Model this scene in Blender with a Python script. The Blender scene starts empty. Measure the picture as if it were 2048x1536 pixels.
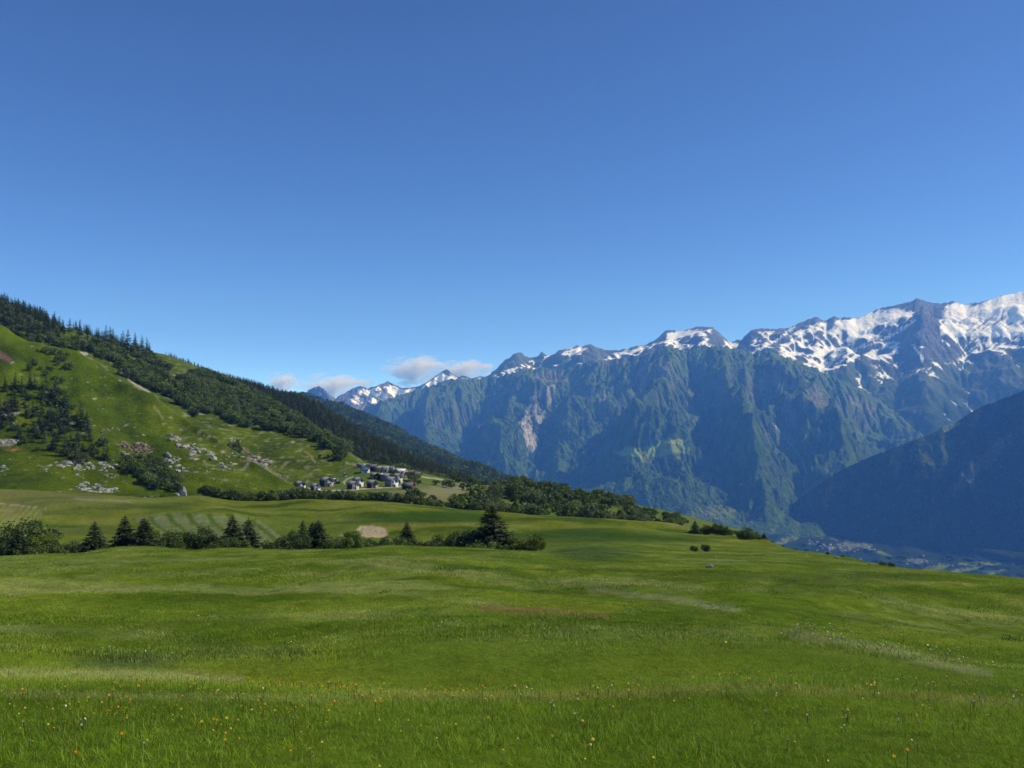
import bpy, math, random
import numpy as np
from mathutils import Vector
random.seed(7)
rng = np.random.default_rng(7)
sc = bpy.context.scene
col = sc.collection
PI = math.pi
F, CX, HY = 1700.0, 1024.0, 860.0        # focal length, centre column and horizon row on a 2048 wide frame
SUN_AZ, SUN_EL = math.radians(84), math.radians(43)

# ------------------------------------------------------------------ noise
def _hash(ix, iy, seed):
    h = (ix.astype(np.int64) * 374761393 + iy.astype(np.int64) * 668265263 + seed * 974711 + 1013904223) & 0xffffffff
    h = ((h ^ (h >> 13)) * 1274126177) & 0xffffffff
    h = ((h ^ (h >> 15)) * 2246822519) & 0xffffffff
    return h ^ (h >> 16)
def perlin(x, y, seed=0):
    x = np.asarray(x, dtype=np.float64); y = np.asarray(y, dtype=np.float64)
    x, y = np.broadcast_arrays(x, y)
    ix = np.floor(x); iy = np.floor(y); fx = x - ix; fy = y - iy
    ux = fx * fx * fx * (fx * (fx * 6 - 15) + 10); uy = fy * fy * fy * (fy * (fy * 6 - 15) + 10)
    def g(dx, dy):
        a = _hash(ix + dx, iy + dy, seed) * (2 * PI / 4294967296.0)
        return np.cos(a) * (fx - dx) + np.sin(a) * (fy - dy)
    a = g(0, 0); b = g(1, 0); c = g(0, 1); d = g(1, 1)
    return ((a + (b - a) * ux) * (1 - uy) + (c + (d - c) * ux) * uy) * 1.5
def fbm(x, y, seed=0, octv=4, gain=0.5):
    s = 0; a = 1.0; f = 1.0
    for i in range(octv):
        s = s + a * perlin(x * f, y * f, seed + i * 17); a *= gain; f *= 2.03
    return s
def ridged(x, y, seed=0, octv=5, gain=0.5):
    s = 0; a = 1.0; f = 1.0; w = 1.0
    for i in range(octv):
        n = 1 - np.abs(perlin(x * f, y * f, seed + i * 31)); n = n * n * w
        s = s + a * n; w = np.clip(n * 1.6, 0, 1); a *= gain; f *= 2.05
    return s
def smoothstep(a, b, x):
    t = np.clip((np.asarray(x, dtype=float) - a) / (b - a), 0, 1); return t * t * (3 - 2 * t)
def mix(a, b, t):
    t = np.asarray(t)[..., None] if np.ndim(b) <= 1 or np.ndim(t) < np.ndim(b) or np.ndim(t) < np.ndim(a) else t
    return a * (1 - t) + np.asarray(b) * t
def lay(C, colour, m):                     # lay a colour over an albedo array through a mask
    m = np.clip(m, 0, 1)[..., None]
    return C * (1 - m) + np.array(colour) * m
def inpoly(px, py, poly):
    px = np.asarray(px, dtype=float); py = np.asarray(py, dtype=float)
    r = np.zeros(np.broadcast(px, py).shape, dtype=bool)
    n = len(poly); j = n - 1
    for i in range(n):
        xi, yi = poly[i]; xj, yj = poly[j]
        if yi != yj:
            c = ((yi > py) != (yj > py)) & (px < (xj - xi) * (py - yi) / (yj - yi) + xi)
            r ^= c
        j = i
    return r
def blob(px, py, cx, cy, rx, ry, ang=0.0):  # 1 in the middle, 0 at the rim of an ellipse
    c, s = math.cos(ang), math.sin(ang)
    dx = px - cx; dy = py - cy
    a = (dx * c + dy * s) / rx; b = (-dx * s + dy * c) / ry
    return np.clip(1 - (a * a + b * b), 0, 1)
def seg_dist(px, py, pts):                 # distance to a polyline and the run along it
    best = np.full(np.broadcast(px, py).shape, 1e9); run = np.zeros_like(best); L = 0.0
    for (x0, y0), (x1, y1) in zip(pts[:-1], pts[1:]):
        dx, dy = x1 - x0, y1 - y0; l2 = dx * dx + dy * dy
        t = np.clip(((px - x0) * dx + (py - y0) * dy) / l2, 0, 1)
        d = np.hypot(px - x0 - t * dx, py - y0 - t * dy)
        m = d < best; best = np.where(m, d, best); run = np.where(m, L + t * math.sqrt(l2), run); L += math.sqrt(l2)
    return best, run

# ------------------------------------------------------------------ objects
def tag(o, label=None, cat=None, group=None, kind=None):
    if label: o['label'] = label
    if cat: o['category'] = cat
    if group: o['group'] = group
    if kind: o['kind'] = kind
    return o
def new_mesh(name, V, faces, attrs=None, smooth=False, mats=(), fmat=None):
    V = np.asarray(V, dtype=np.float32).reshape(-1, 3)
    me = bpy.data.meshes.new(name)
    me.vertices.add(len(V)); me.vertices.foreach_set('co', V.ravel())
    if isinstance(faces, np.ndarray):
        faces = [faces]
    loops, starts, tot, n = [], [], 0, 0
    for fa in faces:
        if len(fa) == 0: continue
        k = fa.shape[1]
        loops.append(fa.ravel()); starts.append(tot + np.arange(len(fa)) * k); tot += fa.size; n += len(fa)
    if n:
        me.loops.add(tot); me.loops.foreach_set('vertex_index', np.concatenate(loops).astype(np.int32))
        me.polygons.add(n); me.polygons.foreach_set('loop_start', np.concatenate(starts).astype(np.int32))
        if smooth: me.polygons.foreach_set('use_smooth', np.ones(n, dtype=bool))
    for m in mats: me.materials.append(m)
    if fmat is not None: me.polygons.foreach_set('material_index', np.asarray(fmat, dtype=np.int32))
    me.update(calc_edges=True)
    for an, arr in (attrs or {}).items():
        arr = np.asarray(arr, dtype=np.float32)
        if arr.ndim == 2 and arr.shape[1] in (3, 4):
            if arr.shape[1] == 3: arr = np.concatenate([arr, np.ones((len(arr), 1), np.float32)], 1)
            a = me.attributes.new(an, 'FLOAT_COLOR', 'POINT'); a.data.foreach_set('color', arr.ravel())
        else:
            a = me.attributes.new(an, 'FLOAT', 'POINT'); a.data.foreach_set('value', arr.ravel())
    return me
def obj(name, me, parent=None, loc=None, rotz=0.0, scale=None):
    o = bpy.data.objects.new(name, me); col.objects.link(o)
    if parent: o.parent = parent
    if loc is not None: o.location = loc
    if rotz: o.rotation_euler = (0, 0, rotz)
    if scale is not None: o.scale = scale if hasattr(scale, '__len__') else (scale,) * 3
    return o
def empty(name, loc, rotz=0.0, scale=None): return obj(name, None, None, loc, rotz, scale)
def grid_faces(nr, nc):
    i = np.arange((nr - 1) * (nc - 1)); r = i // (nc - 1); c = i % (nc - 1); a = r * nc + c
    return np.stack([a, a + 1, a + nc + 1, a + nc], 1)

# ------------------------------------------------------------------ materials
class NT:
    def __init__(s, name):
        s.m = bpy.data.materials.new(name); s.m.use_nodes = True; s.t = s.m.node_tree; s.t.nodes.clear()
        s.out = s.t.nodes.new('ShaderNodeOutputMaterial')
    def n(s, typ, **kw):
        nd = s.t.nodes.new('ShaderNode' + typ)
        for k, v in kw.items(): setattr(nd, k, v)
        return nd
    def l(s, a, b): s.t.links.new(a, b)
    def math(s, op, a, b=None, c=None, clamp=False):
        nd = s.n('Math', operation=op); nd.use_clamp = clamp
        for i, v in enumerate((a, b, c)):
            if v is None: continue
            if isinstance(v, (int, float)): nd.inputs[i].default_value = v
            else: s.l(v, nd.inputs[i])
        return nd.outputs[0]
    def noise(s, scale, detail=3, rough=0.55, vec=None, typ='FBM', dist=0.0):
        nd = s.n('TexNoise'); nd.inputs['Scale'].default_value = scale; nd.inputs['Detail'].default_value = detail
        nd.inputs['Roughness'].default_value = rough; nd.inputs['Distortion'].default_value = dist
        if vec is not None: s.l(vec, nd.inputs['Vector'])
        return nd.outputs['Fac']
    def ramp(s, fac, stops):
        nd = s.n('ValToRGB'); e = nd.color_ramp.elements
        while len(e) < len(stops): e.new(0.5)
        for el, (p, c) in zip(e, stops): el.position = p; el.color = (*c, 1) if len(c) == 3 else c
        s.l(fac, nd.inputs[0]); return nd.outputs[0]
    def rng(s, v, a, b, c, d, clamp=True):
        nd = s.n('MapRange'); nd.clamp = clamp
        s.l(v, nd.inputs[0])
        for i, x in enumerate((a, b, c, d)): nd.inputs[i + 1].default_value = x
        return nd.outputs[0]
    def mixc(s, f, a, b, blend='MIX'):
        nd = s.n('Mix', data_type='RGBA', blend_type=blend)
        for sock, v in ((nd.inputs[0], f), (nd.inputs[6], a), (nd.inputs[7], b)):
            if isinstance(v, (int, float)): sock.default_value = v
            elif isinstance(v, (tuple, list)): sock.default_value = (*v, 1) if len(v) == 3 else v
            else: s.l(v, sock)
        return nd.outputs[2]
    def scalec(s, c, f):
        nd = s.n('VectorMath', operation='SCALE'); s.l(c, nd.inputs[0])
        if isinstance(f, (int, float)): nd.inputs['Scale'].default_value = f
        else: s.l(f, nd.inputs['Scale'])
        return nd.outputs[0]
    def attr(s, name, typ='GEOMETRY'):
        nd = s.n('Attribute', attribute_name=name); nd.attribute_type = typ; return nd
    def pos(s): return s.n('NewGeometry').outputs['Position']
    def bump(s, h, dist, strength=1.0, normal=None):
        nd = s.n('Bump'); nd.inputs['Distance'].default_value = dist; nd.inputs['Strength'].default_value = strength
        s.l(h, nd.inputs['Height'])
        if normal is not None: s.l(normal, nd.inputs['Normal'])
        return nd.outputs[0]
    def principled(s, c, rough=0.9, spec=0.15, normal=None):
        nd = s.n('BsdfPrincipled')
        if isinstance(c, (tuple, list)): nd.inputs['Base Color'].default_value = (*c, 1)
        else: s.l(c, nd.inputs['Base Color'])
        nd.inputs['Roughness'].default_value = rough; nd.inputs['Specular IOR Level'].default_value = spec
        if normal is not None: s.l(normal, nd.inputs['Normal'])
        s.l(nd.outputs[0], s.out.inputs[0]); return nd
    def leafy(s, c, trans=0.3, normal=None, rough=0.6, gloss=0.03):
        d = s.n('BsdfDiffuse'); t = s.n('BsdfTranslucent'); mx = s.n('MixShader'); mx.inputs[0].default_value = trans
        for b in (d, t): s.l(c, b.inputs[0])
        s.l(d.outputs[0], mx.inputs[1]); s.l(t.outputs[0], mx.inputs[2])
        g = s.n('BsdfGlossy'); g.inputs['Roughness'].default_value = rough; g.inputs[0].default_value = (1, 1, 1, 1)
        m2 = s.n('MixShader'); m2.inputs[0].default_value = gloss
        s.l(mx.outputs[0], m2.inputs[1]); s.l(g.outputs[0], m2.inputs[2]); s.l(m2.outputs[0], s.out.inputs[0])

def terrain_mat(name, layers, bump=(), rough=0.92):
    """vertex albedo 'Col' broken up by world-space noise; layers = (scale, detail, low, high), bump = (scale, metres)"""
    k = NT(name); c = k.attr('Col').outputs['Color']; p = k.pos()
    f = None
    for sc_, det, lo, hi in layers:
        v = k.rng(k.noise(sc_, det, 0.6, p), 0.28, 0.72, lo, hi)
        f = v if f is None else k.math('MULTIPLY', f, v)
    c = k.scalec(c, f)
    nrm = None
    for sc_, dist in bump: nrm = k.bump(k.noise(sc_, 3, 0.6, p), dist, 1.0, nrm)
    k.principled(c, rough, 0.03, nrm); return k.m
HAZE_COL = (0.11, 0.34, 1.0, 1); HAZE_D = 4.0e-5; CLOUD_D = 0.010
SKY_AIR, SKY_DUST, SKY_OZ, SKY_STR = 0.7, 0.0, 10.0, 0.15
SUN_STR, EXPO = 3.7, 0.46
ERD_N, ERD_K, ERE_N, ERE_K = 28, 0.045, 14, 0.02
# ------------------------------------------------------------------ terrain: sheets swept over (bearing, depth)
def smooth_x(a, w):
    if w < 2: return a
    k = np.hanning(w + 2)[1:-1]; k /= k.sum(); n = len(a)
    p = np.concatenate([np.full(w, a[0]), a, np.full(w, a[-1])])
    return np.convolve(p, k, 'same')[w:w + n]
def pchip_cols(X, T, q):
    """monotone cubic per column: X, T (nc, K) knots, q (nr,) shared abscissae -> (nr, nc)"""
    nc, K = X.shape; h = np.diff(X, axis=1); d = np.diff(T, axis=1) / h
    m = np.zeros_like(T); m[:, 0] = d[:, 0]; m[:, -1] = d[:, -1]
    for k in range(1, K - 1):
        w1 = 2 * h[:, k] + h[:, k - 1]; w2 = h[:, k] + 2 * h[:, k - 1]
        ok = d[:, k - 1] * d[:, k] > 0
        with np.errstate(divide='ignore', invalid='ignore'):
            hm = (w1 + w2) / (w1 / d[:, k - 1] + w2 / d[:, k])
        m[:, k] = np.where(ok, hm, 0)
    out = np.empty((len(q), nc)); Q = q[:, None]
    out[:] = T[:, 0][None] + m[:, 0][None] * (Q - X[:, 0][None])
    for k in range(K - 1):
        s = (Q - X[:, k][None]) / h[:, k][None]; s2 = s * s; s3 = s2 * s
        v = (2 * s3 - 3 * s2 + 1) * T[:, k] + (s3 - 2 * s2 + s) * h[:, k] * m[:, k] + (-2 * s3 + 3 * s2) * T[:, k + 1] + (s3 - s2) * h[:, k] * m[:, k + 1]
        out = np.where(Q >= X[:, k][None], v, out)
    v = T[:, -1][None] + m[:, -1][None] * (Q - X[:, -1][None])
    return np.where(Q > X[:, -1][None], v, out)

class Sheet:
    """a height field z(bearing, depth) drawn through ground lines traced from image pixels: each line is (x, y, depth) triples"""
    def __init__(s, cols, depths, lines, sm=40, rough=None):
        s.px = np.asarray(cols, float); s.Y = np.asarray(depths, float); s.u = (s.px - CX) / F
        fine = np.arange(s.px.min(), s.px.max() + 1, 4.0)
        LX, LT = [], []
        for ln in lines:
            a = np.array(sorted(ln), float)
            yy = smooth_x(np.interp(fine, a[:, 0], a[:, 1]), max(1, sm // 4)); dd = smooth_x(np.interp(fine, a[:, 0], np.log(a[:, 2])), max(1, sm // 4))
            LT.append(np.interp(s.px, fine, (HY - yy) / F)); LX.append(np.interp(s.px, fine, dd))
        X = np.stack(LX, 1); T = np.stack(LT, 1)
        for k in range(1, X.shape[1]): X[:, k] = np.maximum(X[:, k], X[:, k - 1] + 0.012)
        s.T = pchip_cols(X, T, np.log(s.Y))
        s.Z = s.T * s.Y[:, None]
        s.X = s.u[None, :] * s.Y[:, None]; s.YY = np.broadcast_to(s.Y[:, None], s.Z.shape)
        if rough is not None: s.Z = s.Z + rough(s.X, s.YY)
        s.finish()
    def finish(s):
        s.T = s.Z / s.Y[:, None]; s.run = np.maximum.accumulate(s.T, axis=0)
        s.PX = np.broadcast_to(s.px[None, :], s.Z.shape); s.PY = HY - F * s.T
    def idx(s, x, y):
        u = np.asarray(x) / np.asarray(y) * F + CX
        c = np.clip(np.interp(u, s.px, np.arange(len(s.px))), 0, len(s.px) - 1.001); r = np.clip(np.interp(y, s.Y, np.arange(len(s.Y))), 0, len(s.Y) - 1.001)
        return r, c
    def sample(s, A, x, y):
        r, c = s.idx(x, y); r0 = r.astype(int); c0 = c.astype(int); fr = r - r0; fc = c - c0
        if A.ndim == 3: fr = fr[..., None]; fc = fc[..., None]
        return (A[r0, c0] * (1 - fc) + A[r0, c0 + 1] * fc) * (1 - fr) + (A[r0 + 1, c0] * (1 - fc) + A[r0 + 1, c0 + 1] * fc) * fr
    def z(s, x, y): return s.sample(s.Z, np.asarray(x, float), np.asarray(y, float))
    def hit(s, px, py):
        """where the line of sight through a photo point meets this sheet"""
        c = int(round(np.interp(px, s.px, np.arange(len(s.px))))); t = (HY - py) / F
        k = np.nonzero(s.T[:, c] >= t)[0]
        if len(k) == 0: return None
        k = k[0]
        if k == 0: Y = s.Y[0]
        else:
            a, b = s.T[k - 1, c], s.T[k, c]; w = (t - a) / (b - a) if b > a else 1; Y = s.Y[k - 1] + (s.Y[k] - s.Y[k - 1]) * w
        return Y
    def build(s, name, C, mat):
        V = np.stack([s.X, s.YY, s.Z], -1).reshape(-1, 3)
        me = new_mesh(name, V, grid_faces(*s.Z.shape), {'Col': C.reshape(-1, 3)}, True, [mat])
        return tag(obj(name, me), kind='structure')

def const(y, Y): return [(-3000, y, Y), (5000, y, Y)]
def ln(Y, *pts): return [(p[0], p[1], p[2] if len(p) > 2 else Y) for p in pts]
cols = np.unique(np.concatenate([np.linspace(-2700, -260, 40), np.arange(-260, 2310, 2.6), np.linspace(2310, 4700, 40)]))
deps = np.unique(np.concatenate([np.geomspace(0.8, 4, 16), np.geomspace(4, 60, 190), np.geomspace(60, 460, 230), np.geomspace(460, 900, 90), np.geomspace(900, 2600, 20)]))
LIP = [(-1500, 930, 400), (-300, 965, 410), (0, 978, 420), (100, 982, 420), (200, 989, 425), (300, 996, 430), (400, 990, 430), (470, 1003, 430), (560, 1002, 430), (600, 998, 430), (680, 1000, 430), (760, 1003, 430),
       (900, 1016, 430), (960, 1023, 430), (1060, 1033, 420), (1170, 1040, 412), (1250, 1046, 405), (1350, 1054, 385), (1450, 1067, 355), (1530, 1086, 300), (1600, 1099, 262), (1690, 1115, 230), (1800, 1137, 195), (1900, 1144, 150), (2048, 1156, 130), (2400, 1200, 120), (4000, 1400, 110)]
main_lines = [
    const(HY + F * 1.62 / 0.8, 0.8), const(HY + F * 0.8, 2.0), const(1536, 3.9), ln(6, (-500, 1418), (1000, 1425), (2500, 1430)),
    ln(7.5, (-700, 1365), (0, 1372), (400, 1376), (700, 1388), (1000, 1395), (1300, 1385), (1500, 1372), (1700, 1378), (1900, 1396), (2048, 1404), (2500, 1440)),
    ln(11, (-700, 1340), (0, 1347), (300, 1353), (600, 1377), (900, 1384), (1300, 1366), (1600, 1352), (2048, 1372), (2500, 1400)),
    ln(16, (-700, 1290), (0, 1298), (250, 1326), (500, 1318), (800, 1290), (1200, 1272), (1600, 1292), (2048, 1338), (2500, 1380)),
    ln(28, (-700, 1225), (0, 1232), (400, 1236), (800, 1226), (1000, 1219), (1200, 1230), (1500, 1242), (1800, 1285), (2048, 1308), (2500, 1350)),
    ln(55, (-700, 1168), (0, 1172), (400, 1168), (800, 1165), (1200, 1184), (1500, 1202), (1800, 1232), (2048, 1248), (2600, 1300)),
    ln(100, (-700, 1138), (0, 1139), (400, 1127), (800, 1122), (1200, 1140), (1500, 1150, 95), (1800, 1176, 85), (2048, 1190, 75), (2600, 1240, 70)),
    ln(170, (-700, 1118), (0, 1115), (100, 1110), (160, 1109), (230, 1098), (300, 1095), (380, 1104), (480, 1099), (600, 1102), (700, 1098), (780, 1092), (900, 1096), (1000, 1101), (1100, 1106, 170),
       (1250, 1111, 180), (1400, 1119, 180), (1600, 1129, 170), (1750, 1142, 150), (1900, 1153, 115), (2048, 1165, 105), (2600, 1240, 95)),
    ln(215, (-700, 1130), (0, 1128), (600, 1122), (900, 1116), (1050, 1115), (1150, 1103), (1250, 1098, 230), (1400, 1107, 225), (1600, 1118, 205), (1750, 1138, 175), (1900, 1149, 132), (2048, 1161, 117), (2600, 1230, 105)),
    ln(280, (-700, 1090), (0, 1088), (300, 1086), (600, 1086), (800, 1082), (1000, 1080), (1100, 1076), (1250, 1077), (1400, 1087), (1530, 1099, 262), (1650, 1113, 220), (1750, 1136, 188), (1900, 1147, 139), (2048, 1159, 122), (2600, 1225, 110)),
    ln(350, (-700, 1030), (0, 1030), (300, 1030), (600, 1040), (750, 1035), (900, 1042), (1050, 1056), (1200, 1057), (1350, 1066), (1450, 1076, 330), (1530, 1092, 285), (1650, 1111, 232), (1750, 1135, 198), (1900, 1146, 145), (2048, 1157.5, 126), (2600, 1222, 114)),
    LIP,
    [(x, y + (9 if x < 1450 else 9 + 30 * min(1, (x - 1450) / 150)), Y * 1.09) for x, y, Y in LIP],
    ln(520, (-1500, 980), (0, 985), (200, 990), (400, 992), (560, 990), (700, 986), (830, 987), (950, 1005), (1050, 1012), (1200, 1026), (1300, 1044), (1450, 1066), (1530, 1095), (1600, 1200), (1800, 1300), (2048, 1420), (4000, 1800)),
    ln(600, (-1500, 980), (0, 985), (200, 988), (400, 988), (500, 985), (560, 979), (650, 969), (750, 971), (850, 973), (950, 986), (1050, 988), (1150, 1003), (1260, 1022), (1380, 1043), (1480, 1064), (1545, 1094), (1610, 1250), (1800, 1400), (2048, 1500), (4000, 1900)),
    ln(720, (-1500, 1010), (0, 1010), (400, 1010), (520, 1000), (600, 960), (700, 932), (740, 928), (780, 931), (850, 947), (950, 970), (1050, 972), (1150, 988), (1260, 1007), (1330, 1021), (1400, 1038), (1480, 1059), (1545, 1090), (1610, 1300), (2048, 1600), (4000, 2000)),
    ln(900, (-1500, 1060), (600, 1040), (700, 1000), (850, 1000), (1050, 1030), (1260, 1080), (1480, 1140), (1545, 1200), (1700, 1400), (4000, 2000)),
    ln(2000, (-1500, 1200), (1000, 1250), (1500, 1350), (4000, 1700))]
def main_rough(x, y):
    a = smoothstep(3, 30, y)
    r = 0.15 * a * fbm(x / 3.4, y / 4.5, 3, 4) * (1 - smoothstep(60, 140, y))
    r = r + 0.8 * (1.0 - 0.72 * smoothstep(70, 140, y)) * smoothstep(18, 60, y) * fbm(x / 22, y / 26, 5, 4) + 0.22 * smoothstep(7, 22, y) * fbm(x / 9, y / 6, 6, 3)
    r = r + 3.2 * smoothstep(240, 310, y) * (1 - smoothstep(390, 422, y)) * fbm(x / 70, y / 48, 9, 3, 0.4)
    return r
MAIN = Sheet(cols, deps, main_lines, 44, main_rough)

cL = np.arange(-420, 1180, 2.6)
H1 = Sheet(cL[(cL < 680)], np.geomspace(420, 1050, 330), [
    ln(430, (-1500, 1030), (0, 1020), (640, 1030)),
    [(-1500, 950, 470), (-400, 962, 478), (0, 972, 485), (100, 977, 490), (230, 989, 500), (360, 990, 515), (450, 994, 525), (560, 997, 532), (680, 1002, 536)],
    [(-1500, 870, 540), (-400, 915, 540), (0, 926, 540), (130, 925, 545), (230, 930, 555), (300, 933, 565), (400, 947, 560), (480, 960, 557), (560, 979, 548), (680, 1002, 552)],
    [(-1500, 700, 600), (-400, 800, 600), (0, 840, 600), (100, 850, 600), (200, 850, 610), (300, 872, 620), (400, 903, 605), (500, 943, 582), (560, 968, 558), (680, 1003, 560)],
    [(-1500, 480, 680), (-400, 660, 680), (0, 742, 670), (100, 766, 670), (200, 786, 680), (300, 823, 660), (400, 875, 632), (500, 931, 592), (560, 961, 566), (680, 1004, 566)],
    [(-1500, 300, 760), (-400, 520, 760), (0, 652, 750), (60, 682, 750), (110, 700, 750), (150, 703, 745), (200, 735, 730), (300, 792, 690), (400, 857, 645), (500, 922, 600), (560, 956, 574), (600, 982, 572), (680, 1005, 572)],
    [(-1500, 340, 820), (-400, 560, 820), (0, 690, 810), (150, 745, 800), (300, 840, 740), (400, 905, 695), (500, 970, 650), (600, 1030, 620), (680, 1060, 620)],
    [(-1500, 600, 1050), (0, 860, 1050), (300, 1000, 1000), (680, 1200, 900)]], 16,
    lambda x, y: 1.3 * fbm(x / 40, y / 40, 21, 5, 0.55) + 3.0 * smoothstep(560, 640, y) * fbm((x + 0.5 * y) / 38, y / 200, 22, 3))
H2 = Sheet(cL[(cL < 830)], np.geomspace(580, 1800, 360), [
    ln(585, (-1500, 1150), (600, 1010), (830, 1010)),
    [(-1500, 760, 790), (-400, 740, 800), (0, 720, 800), (150, 752, 790), (300, 840, 740), (400, 897, 700), (500, 950, 655), (560, 976, 625), (650, 976, 620), (740, 962, 648), (830, 972, 690)],
    [(-1500, 400, 900), (-400, 550, 900), (0, 650, 900), (150, 692, 880), (300, 768, 880), (400, 815, 840), (500, 866, 790), (600, 908, 730), (680, 936, 690), (740, 948, 690), (830, 974, 705)],
    [(-1500, 350, 1000), (-400, 500, 1000), (0, 618, 1010), (150, 660, 980), (300, 718, 1000), (400, 760, 980), (500, 805, 940), (600, 852, 860), (660, 888, 780), (700, 911, 740), (740, 938, 712), (830, 978, 715)],
    [(-1500, 300, 1150), (-400, 470, 1150), (0, 606, 1100), (60, 634, 1090), (130, 657, 1080), (170, 670, 1080), (220, 690, 1090), (300, 702, 1120), (350, 715, 1150), (400, 737, 1170), (450, 760, 1180), (500, 785, 1150), (560, 817, 1050), (610, 852, 930), (660, 882, 820), (700, 906, 762), (735, 931, 725), (830, 985, 722)],
    [(-1500, 340, 1250), (-400, 500, 1250), (0, 650, 1200), (300, 750, 1250), (500, 840, 1250), (610, 910, 1010), (735, 985, 790), (830, 1030, 780)],
    [(-1500, 700, 1800), (0, 900, 1800), (500, 1000, 1700), (830, 1200, 1300)]], 16,
    lambda x, y: 2.5 * fbm(x / 70, y / 70, 31, 5, 0.55))
H3 = Sheet(cL[(cL > 320) & (cL < 1110)], np.geomspace(760, 3000, 260), [
    ln(765, (300, 1050), (1110, 1040)),
    [(300, 900, 1100), (500, 910, 1050), (600, 938, 950), (700, 956, 860), (800, 966, 830), (900, 971, 850), (980, 988, 880), (1110, 1010, 900)],
    [(300, 790, 1350), (380, 805, 1350), (500, 826, 1300), (600, 866, 1200), (700, 906, 1000), (800, 934, 930), (900, 960, 920), (980, 983, 920), (1110, 1012, 930)],
    [(300, 715, 1500), (340, 722, 1500), (400, 743, 1550), (450, 759, 1600), (500, 771, 1650), (560, 792, 1650), (600, 801, 1650), (640, 819, 1550), (700, 860, 1350), (760, 893, 1200), (800, 913, 1120), (860, 938, 1050), (920, 962, 1000), (960, 977, 985), (1110, 1015, 970)],
    [(300, 760, 1600), (500, 810, 1760), (640, 860, 1680), (760, 940, 1300), (960, 1030, 1060), (1110, 1060, 1050)],
    [(300, 1000, 2800), (640, 1050, 2600), (1110, 1200, 2000)]], 16, lambda x, y: 4 * fbm(x / 120, y / 120, 41, 4))
H4 = Sheet(np.arange(500, 1260, 2.6), np.geomspace(2100, 7200, 240), [
    ln(2130, (500, 1100), (1260, 1080)),
    [(500, 900, 3300), (700, 925, 3000), (800, 965, 2650), (900, 990, 2450), (1000, 1012, 2320), (1100, 1034, 2300), (1260, 1060, 2300)],
    [(500, 785, 4900), (560, 790, 4900), (620, 794, 4900), (680, 813, 4800), (740, 838, 4650), (800, 868, 4400), (860, 898, 4000), (920, 926, 3700), (980, 951, 3300), (1040, 973, 3050), (1100, 1003, 2980), (1260, 1070, 2900)],
    [(500, 840, 5250), (740, 900, 5050), (980, 1010, 3700), (1260, 1130, 3150)],
    [(500, 1100, 7000), (900, 1200, 6500), (1260, 1300, 6000)]], 16, lambda x, y: 12 * fbm(x / 350, y / 350, 51, 4))

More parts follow.
